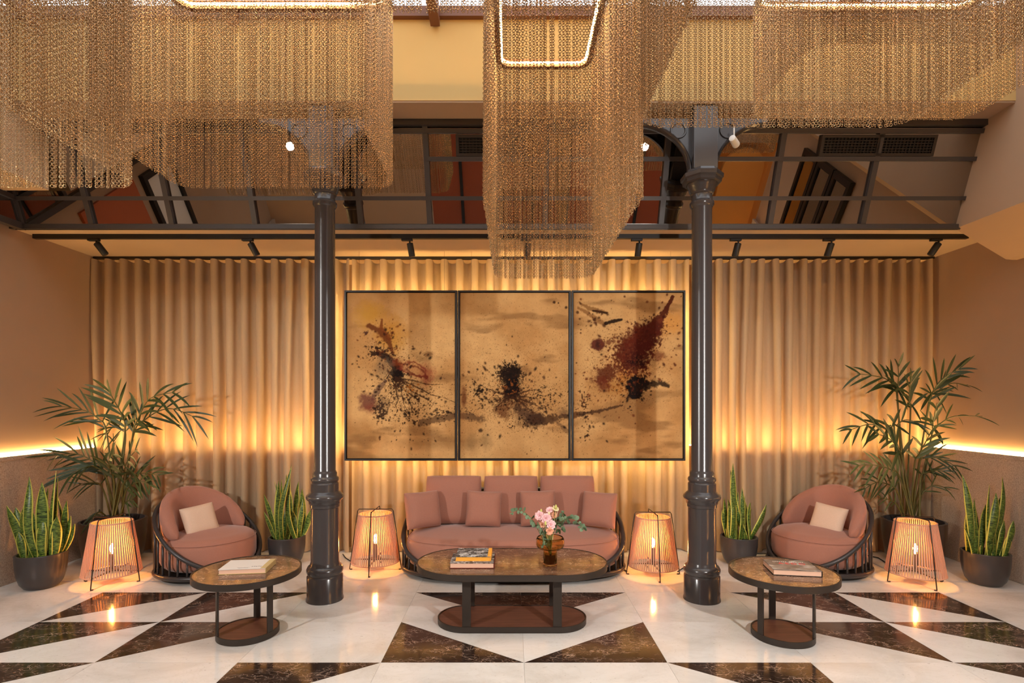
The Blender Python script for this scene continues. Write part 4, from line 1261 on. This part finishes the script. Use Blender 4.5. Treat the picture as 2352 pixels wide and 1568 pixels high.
def snake_plant(cx, Y, r, h, leaves, sc, org, lab, seed):
    """leaves: (tip x, tip y, base x, width) in px of a crop with origin org and scale sc"""
    t = thing('snake_plant', lab, 'plant', (cx, Y, 0), group='potted snake plants')
    pot(t, r, h)
    rr = random.Random(seed)
    zb = h * 0.86
    for tx, ty, bx, w in leaves:
        dep = rr.uniform(-0.45, 0.45) * r
        p = at(org[0] + tx / sc, org[1] + ty / sc, Y + dep * 0.8)
        b0 = at(org[0] + bx / sc, org[1], Y + dep)
        bxl = max(-0.72 * r, min(0.72 * r, b0.x - cx))
        dep = max(-1, min(1, dep / (0.01 + math.sqrt(max(1e-4, (0.75 * r) ** 2 - bxl * bxl))))) * math.sqrt(max(1e-4, (0.75 * r) ** 2 - bxl * bxl))
        blade((bxl, dep, zb), (p.x - cx, p.y - Y, p.z), w / sc / FOC * Y * 1.3, rr.uniform(-0.09, 0.09), rr.uniform(-0.5, 0.5), 'leaf', M['snake_leaf'], t, rr.uniform(-0.9, 0.9))
    return t
snake_plant(-3.588, 4.15, 0.161, 0.26, [(40, 470, 190, 85), (135, 495, 235, 105), (270, 130, 400, 75), (265, 355, 360, 80), (220, 535, 320, 60), (455, 195, 440, 100), (620, 60, 545, 75), (640, 140, 580, 60), (480, 540, 300, 80), (530, 490, 515, 115), (630, 320, 640, 60), (760, 410, 650, 60), (800, 600, 660, 62), (855, 690, 690, 42), (455, 610, 455, 80), (170, 790, 225, 72), (280, 700, 285, 75), (610, 840, 630, 52), (640, 600, 620, 90), (510, 260, 500, 50), (350, 560, 380, 60), (170, 890, 180, 50)], 5.227, (10, 1070), 'snake plant in a dark pot by the wainscot, nearest the shorter palm', 1)
snake_plant(-1.965, 4.75, 0.154, 0.24, [(285, 305, 290, 50), (120, 505, 240, 60), (110, 780, 215, 50), (335, 300, 330, 70), (385, 270, 390, 48), (515, 55, 400, 66), (480, 200, 470, 74), (500, 215, 600, 70), (680, 310, 470, 70), (720, 425, 700, 80), (850, 755, 690, 75), (450, 720, 470, 84), (570, 780, 600, 84), (640, 640, 480, 40), (350, 735, 330, 48), (220, 750, 260, 70), (705, 580, 670, 60), (300, 330, 310, 40)], 6.814, (590, 1060), 'snake plant in a dark pot between an armchair and a column, nearer the white book', 2)
snake_plant(1.98, 4.75, 0.154, 0.24, [(275, 85, 290, 70), (215, 185, 460, 66), (230, 430, 250, 52), (120, 755, 190, 60), (160, 590, 205, 50), (190, 600, 215, 66), (235, 545, 260, 74), (310, 680, 290, 88), (310, 880, 295, 80), (330, 490, 320, 56), (435, 605, 440, 80), (400, 440, 420, 60), (460, 550, 470, 50), (540, 650, 490, 50), (545, 740, 540, 56), (750, 675, 560, 78), (370, 740, 380, 50), (240, 670, 240, 60), (520, 660, 520, 40)], 6.272, (1640, 1050), 'snake plant in a dark pot between the column with visible capital and an armchair', 3)
snake_plant(3.67, 4.22, 0.155, 0.25, [(135, 105, 290, 62), (190, 360, 330, 78), (205, 535, 230, 84), (300, 640, 250, 70), (310, 455, 400, 80), (490, 225, 480, 60), (620, 130, 500, 68), (550, 320, 450, 76), (635, 370, 530, 80), (600, 540, 640, 74), (660, 655, 580, 62), (770, 655, 700, 70), (735, 810, 690, 60), (385, 945, 375, 44), (500, 855, 480, 56), (530, 690, 540, 56), (620, 560, 650, 66), (445, 460, 370, 60), (300, 385, 290, 36), (640, 440, 610, 60), (180, 740, 225, 70), (760, 840, 720, 50)], 5.227, (2180, 1070), 'snake plant in a dark pot by the wainscot, nearest the taller palm', 4)

def leaflet(par, root, d, L, w, droop, up, m):
    d = d.normalized(); side = d.cross(up)
    side = side.normalized() if side.length > 1e-3 else Vector((1, 0, 0))
    n2 = side.cross(d)
    n = 6; V = []
    for i in range(n + 1):
        t = i / n
        c = root + d * (L * t) + Vector((0, 0, -1)) * droop * L * t * t
        k = max(0.02, math.sin(PI * min(1, 0.08 + t * 0.92)) ** 0.7)
        V += [c - side * w / 2 * k + n2 * w * 0.12 * k, c, c + side * w / 2 * k + n2 * w * 0.12 * k]
    F = []
    for i in range(n):
        F += [(i * 3, i * 3 + 1, i * 3 + 4, i * 3 + 3), (i * 3 + 1, i * 3 + 2, i * 3 + 5, i * 3 + 4)]
    me = bpy.data.meshes.new('leaflet'); me.from_pydata([tuple(v) for v in V], [], F); me.update()
    return link('leaflet', me, m, par, 'all')

def bez(P, n):
    """smooth curve through control points"""
    P = [Vector(p) for p in P]
    out = []
    for i in range(len(P) - 1):
        p0, p1, p2, p3 = P[max(i - 1, 0)], P[i], P[i + 1], P[min(i + 2, len(P) - 1)]
        for k in range(n):
            t = k / n
            out.append(0.5 * ((2 * p1) + (p2 - p0) * t + (2 * p0 - 5 * p1 + 4 * p2 - p3) * t * t + (3 * p1 - p0 - 3 * p2 + p3) * t ** 3))
    out.append(P[-1]); return out

def palm(cx, Y, r, h, fronds, lab, seed, lf=1.0):
    t = thing('potted_palm', lab, 'plant', (cx, Y, 0), group='potted kentia palms')
    pot(t, r, h, 0.72, 0.02)
    rr = random.Random(seed)
    for pts, dep, nleaf, ll, ww in fronds:
        m = M['palm_leaf_light'] if rr.random() < 0.3 else M['palm_leaf']
        W = []
        for i, (x, y) in enumerate(pts):
            f = i / (len(pts) - 1)
            p = at(x, y, Y + dep * f)
            lim = (3.80 if i == len(pts) - 1 else 3.84)
            if abs(p.x) > lim:                    # keep the frond clear of the side walls
                p = cam.location + (p - cam.location) * (lim / abs(p.x))
            W.append(p - Vector((cx, Y, 0)))
        W[0].z = h * 0.86; W[0].x = max(-0.4 * r, min(0.4 * r, W[0].x)); W[0].y = rr.uniform(-0.3, 0.3) * r
        stem = bez(W, 7)
        N = len(stem)
        b = MB(); b.tube(stem, [0.0075 * (1 - 0.8 * i / N) + 0.001 for i in range(N)], 6)
        fr = b.build('frond', M['palm_stem'], t, 'all')
        i0 = int(7 * (len(pts) - 3)) if len(pts) > 3 else int(N * 0.55)
        i0 = 7 if len(pts) >= 3 else int(N * 0.5)
        span = stem[i0:]
        for q in range(nleaf):
            f = (q // 2 + 0.5) / (nleaf / 2)
            s = -1 if q % 2 else 1
            u = f * (len(span) - 1); i = min(int(u), len(span) - 2)
            root = span[i].lerp(span[i + 1], u - i)
            tg = (span[i + 1] - span[i]).normalized()
            vn = Vector((0, -1, 0.35)).normalized()
            sd = tg.cross(vn).normalized() * s
            ang = 0.95 - 0.6 * f + rr.uniform(-0.12, 0.12)
            d = tg * math.cos(ang) + sd * math.sin(ang) + vn * rr.uniform(-0.25, 0.35)
            L = ll * (0.55 + 0.75 * math.sin(PI * (0.18 + 0.72 * f))) * rr.uniform(0.85, 1.1)
            lx = (root + d.normalized() * L * 1.08).x + cx
            if abs(lx) > 3.90: L *= max(0.25, (3.90 - abs(root.x + cx)) / max(0.02, abs(lx) - abs(root.x + cx)))
            leaflet(fr, root, d, L * lf, ww * 0.8 * (1.15 - 0.35 * f), rr.uniform(0.05, 0.35), vn, m)
    return t
palm(-3.50, 4.78, 0.25, 0.38, [
    ([(262, 1180), (246, 1000), (226, 962), (192, 942), (135, 932)], -0.10, 16, 0.26, 0.024),
    ([(267, 1180), (286, 1000), (280, 955), (262, 920), (250, 896)], -0.20, 14, 0.24, 0.036),
    ([(269, 1180), (303, 1008), (318, 960), (345, 915), (402, 900)], -0.25, 18, 0.26, 0.032),
    ([(271, 1180), (305, 1005), (335, 962), (388, 938), (448, 958)], -0.10, 18, 0.24, 0.026),
    ([(266, 1180), (288, 1010), (276, 985), (262, 978), (240, 998)], 0.02, 12, 0.16, 0.018),
    ([(264, 1180), (261, 1080), (262, 1040), (260, 995)], 0.0, 4, 0.12, 0.016),
    ([(262, 1180), (238, 1085), (212, 1058), (172, 1042), (105, 1048)], -0.15, 18, 0.24, 0.026),
    ([(262, 1180), (246, 1100), (218, 1072), (190, 1075), (156, 1096)], -0.40, 16, 0.22, 0.030),
    ([(270, 1180), (282, 1120), (302, 1095), (332, 1086), (366, 1092)], -0.30, 16, 0.20, 0.026),
    ([(271, 1180), (288, 1132), (306, 1112), (326, 1106), (346, 1116)], -0.35, 12, 0.15, 0.022),
    ([(266, 1180), (262, 1110), (254, 1080), (250, 1060), (262, 1040)], -0.35, 12, 0.20, 0.030),
    ([(268, 1180), (284, 1100), (288, 1070), (298, 1050), (314, 1032)], -0.30, 10, 0.20, 0.026),
    ([(273, 1180), (284, 1160), (294, 1150), (304, 1147)], -0.10, 8, 0.12, 0.018),
    ([(258, 1180), (236, 1122), (214, 1108), (182, 1112)], -0.20, 8, 0.14, 0.018),
    ([(258, 1180), (232, 1176), (216, 1186), (204, 1206)], -0.36, 8, 0.10, 0.024)], 'shorter kentia palm in a dark pot in front of the glowing corner', 5)
palm(3.54, 4.80, 0.24, 0.37, [
    ([(2085, 1180), (2062, 922), (2056, 892), (2030, 868), (1968, 858)], -0.15, 16, 0.26, 0.030),
    ([(2086, 1180), (2061, 920), (2062, 890), (2064, 862), (2062, 834)], -0.25, 8, 0.20, 0.036),
    ([(2092, 1180), (2091, 955), (2089, 925), (2089, 895), (2094, 864)], -0.25, 16, 0.24, 0.030),
    ([(2099, 1180), (2131, 938), (2142, 902), (2166, 868), (2206, 846)], -0.20, 18, 0.26, 0.030),
    ([(2101, 1180), (2134, 930), (2152, 900), (2186, 880), (2228, 886)], 0.00, 12, 0.20, 0.018),
    ([(2100, 1180), (2140, 1002), (2156, 976), (2192, 956), (2256, 956)], -0.10, 10, 0.22, 0.020),
    ([(2100, 1180), (2139, 1005), (2142, 980), (2146, 955), (2152, 925)], -0.30, 6, 0.20, 0.046),
    ([(2085, 1180), (2052, 995), (2034, 985), (1998, 974), (1950, 988)], -0.30, 16, 0.24, 0.030),
    ([(2086, 1180), (2056, 1000), (2062, 975), (2082, 964), (2112, 972)], -0.25, 6, 0.18, 0.030),
    ([(2088, 1180), (2074, 1060), (2062, 1030), (2044, 1008), (2012, 995)], -0.25, 12, 0.22, 0.036),
    ([(2096, 1180), (2100, 1070), (2112, 1040), (2126, 1015), (2136, 995)], -0.30, 10, 0.22, 0.036),
    ([(2088, 1180), (2066, 1095), (2046, 1078), (2012, 1068), (1968, 1068)], -0.30, 18, 0.22, 0.028),
    ([(2086, 1180), (2060, 1128), (2040, 1112), (2012, 1108), (1984, 1124)], -0.20, 14, 0.18, 0.020),
    ([(2098, 1180), (2112, 1066), (2130, 1052), (2158, 1052), (2198, 1072)], -0.20, 12, 0.18, 0.022),
    ([(2099, 1180), (2114, 1100), (2128, 1086), (2146, 1080), (2168, 1082)], -0.20, 12, 0.14, 0.022),
    ([(2100, 1180), (2114, 1142), (2130, 1122), (2150, 1114), (2182, 1124)], -0.10, 6, 0.14, 0.016),
    ([(2084, 1180), (2060, 1160), (2044, 1148), (2020, 1142)], -0.10, 8, 0.12, 0.014)], 'taller kentia palm in a dark pot beside the stone wainscot', 6, 0.86)

# ================================================================== vase with flowers
VX, VY = 0.238, 3.39
vase = thing('glass_vase', 'amber glass vase with a wide shoulder on the coffee table', 'vase', (VX, VY, ZT))
b = MB()
b.lathe([(0.040, 0.0), (0.043, 0.003), (0.043, 0.085), (0.046, 0.096), (0.066, 0.104), (0.083, 0.116), (0.089, 0.132), (0.088, 0.160), (0.083, 0.172), (0.079, 0.176),
         (0.076, 0.172), (0.081, 0.158), (0.082, 0.134), (0.077, 0.121), (0.062, 0.111), (0.042, 0.103), (0.038, 0.090), (0.038, 0.014), (0.005, 0.012)], 40, cap1=True)
b.build('glass_body', M['amber_glass'], vase, 'all')
b = MB(); b.lathe([(0.037, 0.016), (0.037, 0.07), (0.002, 0.07)], 24); mw = mat('amber_water', lin(40, 14, 4), 0.15); b.build('dark_water', mw, vase)
bou = thing('bouquet', 'bouquet of pink lisianthus and eucalyptus sprigs standing in the amber vase', 'flowers', (VX, VY, ZT))
fr_ = random.Random(11)
def fpt(x, y, dy=0.0):
    return at(x, y, VY + dy) - Vector((VX, VY, ZT))
def eucalyptus(pts, dep, n, size):
    W = [Vector((0.005, 0, 0.06))] + [fpt(x, y, dep * i / len(pts)) for i, (x, y) in enumerate(pts, 1)]
    st = bez(W, 8)
    b = MB(); b.tube(st, [0.0022 - 0.0015 * i / len(st) for i in range(len(st))], 5); s = b.build('eucalyptus_sprig', M['flower_stem'], bou, 'all')
    for q in range(n):
        f = 0.35 + 0.65 * (q + 0.5) / n
        u = f * (len(st) - 1); i = min(int(u), len(st) - 2)
        root = st[i].lerp(st[i + 1], u - i); tg = (st[i + 1] - st[i]).normalized()
        d = Vector((fr_.uniform(-1, 1), fr_.uniform(-0.9, 0.3), fr_.uniform(-1, 1))); d = (d - tg * d.dot(tg)).normalized()
        nr = (tg.cross(d) + Vector((0, -0.8, 0.4)) * 0.9).normalized(); sd = nr.cross(d).normalized()
        R = size * fr_.uniform(0.7, 1.1) * (1.1 - 0.35 * f)
        c = root + d * R
        V = [c + nr * R * 0.15] + [c + (d * math.cos(a) + sd * math.sin(a) * 0.85) * R for a in np.linspace(0, 2 * PI, 11)[:-1]]
        b = MB(); b.add(V, [(0, k + 1, (k + 1) % 10 + 1) for k in range(10)]); b.build('leaf', M['eucalyptus_leaf'], s, 'all', fix=False)
eucalyptus([(1240, 1225), (1222, 1192), (1196, 1172), (1172, 1178)], -0.03, 18, 0.018)
eucalyptus([(1258, 1225), (1278, 1205), (1300, 1190)], -0.07, 16, 0.018)
eucalyptus([(1262, 1225), (1284, 1215), (1296, 1222)], -0.05, 12, 0.016)
eucalyptus([(1250, 1228), (1244, 1212), (1236, 1204)], -0.08, 10, 0.015)
eucalyptus([(1256, 1238), (1252, 1248), (1240, 1254)], -0.10, 9, 0.018)
eucalyptus([(1270, 1215), (1295, 1195), (1318, 1192), (1336, 1210), (1344, 1218)], -0.05, 24, 0.017)
eucalyptus([(1272, 1210), (1285, 1190), (1296, 1176)], -0.02, 16, 0.017)
eucalyptus([(1262, 1215), (1280, 1200), (1292, 1208)], -0.06, 10, 0.014)
eucalyptus([(1248, 1235), (1247, 1242), (1246, 1252)], -0.09, 8, 0.017)
def flower(x, y, dep, R, m, face, open_=1.0):
    c = fpt(x, y, dep)
    b = MB(); b.tube(bez([(0, 0, 0.06), (c.x * 0.4, c.y * 0.6, c.z * 0.55), c], 6), 0.0018, 5)
    s = b.build('flower_stem', M['flower_stem'], bou, 'all')
    ax = Vector(face).normalized(); e1 = ax.cross(Vector((0.3, 0.2, 1))).normalized(); e2 = ax.cross(e1)
    for lay, (n, k, tilt) in enumerate(((5, 1.0, 0.95 * open_), (5, 0.8, 0.6 * open_), (4, 0.55, 0.3 * open_))):
        for i in range(n):
            a = 2 * PI * (i + 0.5 * lay) / n + fr_.uniform(-0.15, 0.15)
            rad = e1 * math.cos(a) + e2 * math.sin(a); tn = ax.cross(rad)
            V = []
            for r_ in range(5):
                t = r_ / 4
                for q in (-1, -0.33, 0.33, 1):
                    out = rad * math.sin(tilt * (0.4 + 0.9 * t)) + ax * math.cos(tilt * (0.4 + 0.9 * t))
                    V.append(c + out * (R * k * t) + tn * q * R * 0.52 * k * math.sin(0.35 + t * 2.1) + rad * 0.08 * R * q * q * t + ax * R * 0.05 * math.sin(q * 5 + i) * t)
            b = MB(); b.add(V, [(r_ * 4 + q, r_ * 4 + q + 1, r_ * 4 + q + 5, r_ * 4 + q + 4) for r_ in range(4) for q in range(3)])
            b.build('petal', m, s, 'all', fix=False)
    b = MB(); b.lathe([(0.001, -0.2 * R), (0.14 * R, -0.08 * R), (0.10 * R, 0.2 * R), (0.02 * R, 0.3 * R)], 8, c); b.build('flower_heart', M['bud_green'], s, 'all')
for a in ((1240, 1184, -0.05, 0.030, M['petal_pink'], (-0.4, -0.8, 0.3)), (1254, 1190, -0.07, 0.032, M['petal_pink'], (0.1, -1, 0.1)), (1265, 1205, -0.08, 0.030, M['petal_pink'], (0.1, -0.9, 0.5)),
          (1262, 1218, -0.09, 0.026, M['petal_peach'], (0.2, -1, -0.2)), (1263, 1172, -0.02, 0.024, M['petal_pink'], (-0.2, -0.6, 0.8)), (1275, 1170, -0.03, 0.020, M['petal_cream'], (0.3, -0.5, 0.9)), (1246, 1203, -0.06, 0.022, M['petal_peach'], (-0.3, -1, 0.0)), (1272, 1182, -0.02, 0.022, M['petal_peach'], (0.5, -0.8, 0.1))):
    flower(*a)
for x, y, dep, m in ((1243, 1174, -0.05, 'bud_green'), (1277, 1164, -0.04, 'bud_green'), (1272, 1166, -0.01, 'petal_cream'), (1253, 1202, -0.1, 'bud_green'), (1261, 1180, -0.05, 'petal_cream'), (1281, 1170, -0.03, 'petal_cream')):
    c = fpt(x, y, dep)
    b = MB(); b.lathe([(0.001, -0.012), (0.006, -0.006), (0.0075, 0.002), (0.005, 0.010), (0.001, 0.016)], 10, c); b.tube(bez([(0, 0, 0.06), (c.x * 0.5, c.y * 0.6, c.z * 0.6), c + Vector((0, 0, -0.010))], 5), 0.0013, 5)
    b.build('flower_bud', M[m], bou, 'all')

# ================================================================== room spotlights (real fixtures)
def room_spot(loc, aim, lab, power, lens_r=0.022, cone=84, lens='spot_lens', col=(1, 0.96, 0.91)):
    t = thing('room_spotlight', lab, 'spotlight', loc, group='white room spotlights')
    d = (Vector(aim) - Vector(loc)).normalized()
    b = MB(); b.tube([-d * 0.045, -d * 0.042, d * 0.045, d * 0.05], [0.016, 0.022, 0.026, 0.025], 20); b.build('housing', M['white_plastic'], t, True)
    b = MB(); b.tube([d * 0.0505, d * 0.052], lens_r, 20); b.build('lens', M[lens], t, True)
    b = MB(); b.tube([(0, 0, 0.012), (0, 0, 0.10)], 0.005, 8); b.build('stem', M['white_plastic'], t)
    if power > 0:
        ld = bpy.data.lights.new('spot', 'SPOT'); ld.energy = power; ld.color = col; ld.spot_size = math.radians(cone); ld.spot_blend = 0.7; ld.shadow_soft_size = 0.055
        lo = bpy.data.objects.new('spot', ld); COL.objects.link(lo); lo.parent = t; lo.location = d * 0.075
        lo.rotation_euler = d.to_track_quat('-Z', 'Y').to_euler()
    return t
room_spot((-3.20, 0.12, 2.25), (-1.2, 4.4, 0.35), 'white spotlight behind the viewer at the side of the shorter palm', SPOT_W)
room_spot((1.91, 0.12, 2.25), (0.9, 4.4, 0.35), 'white spotlight behind the viewer at the side of the taller palm', SPOT_W)
p = at(1686, 324, 3.82); room_spot(p, (p.x + 0.35, 4.25, 3.15), 'small white spotlight at the bracket aimed into the mirror glazing', 0, 0.02, lens='white_plastic')
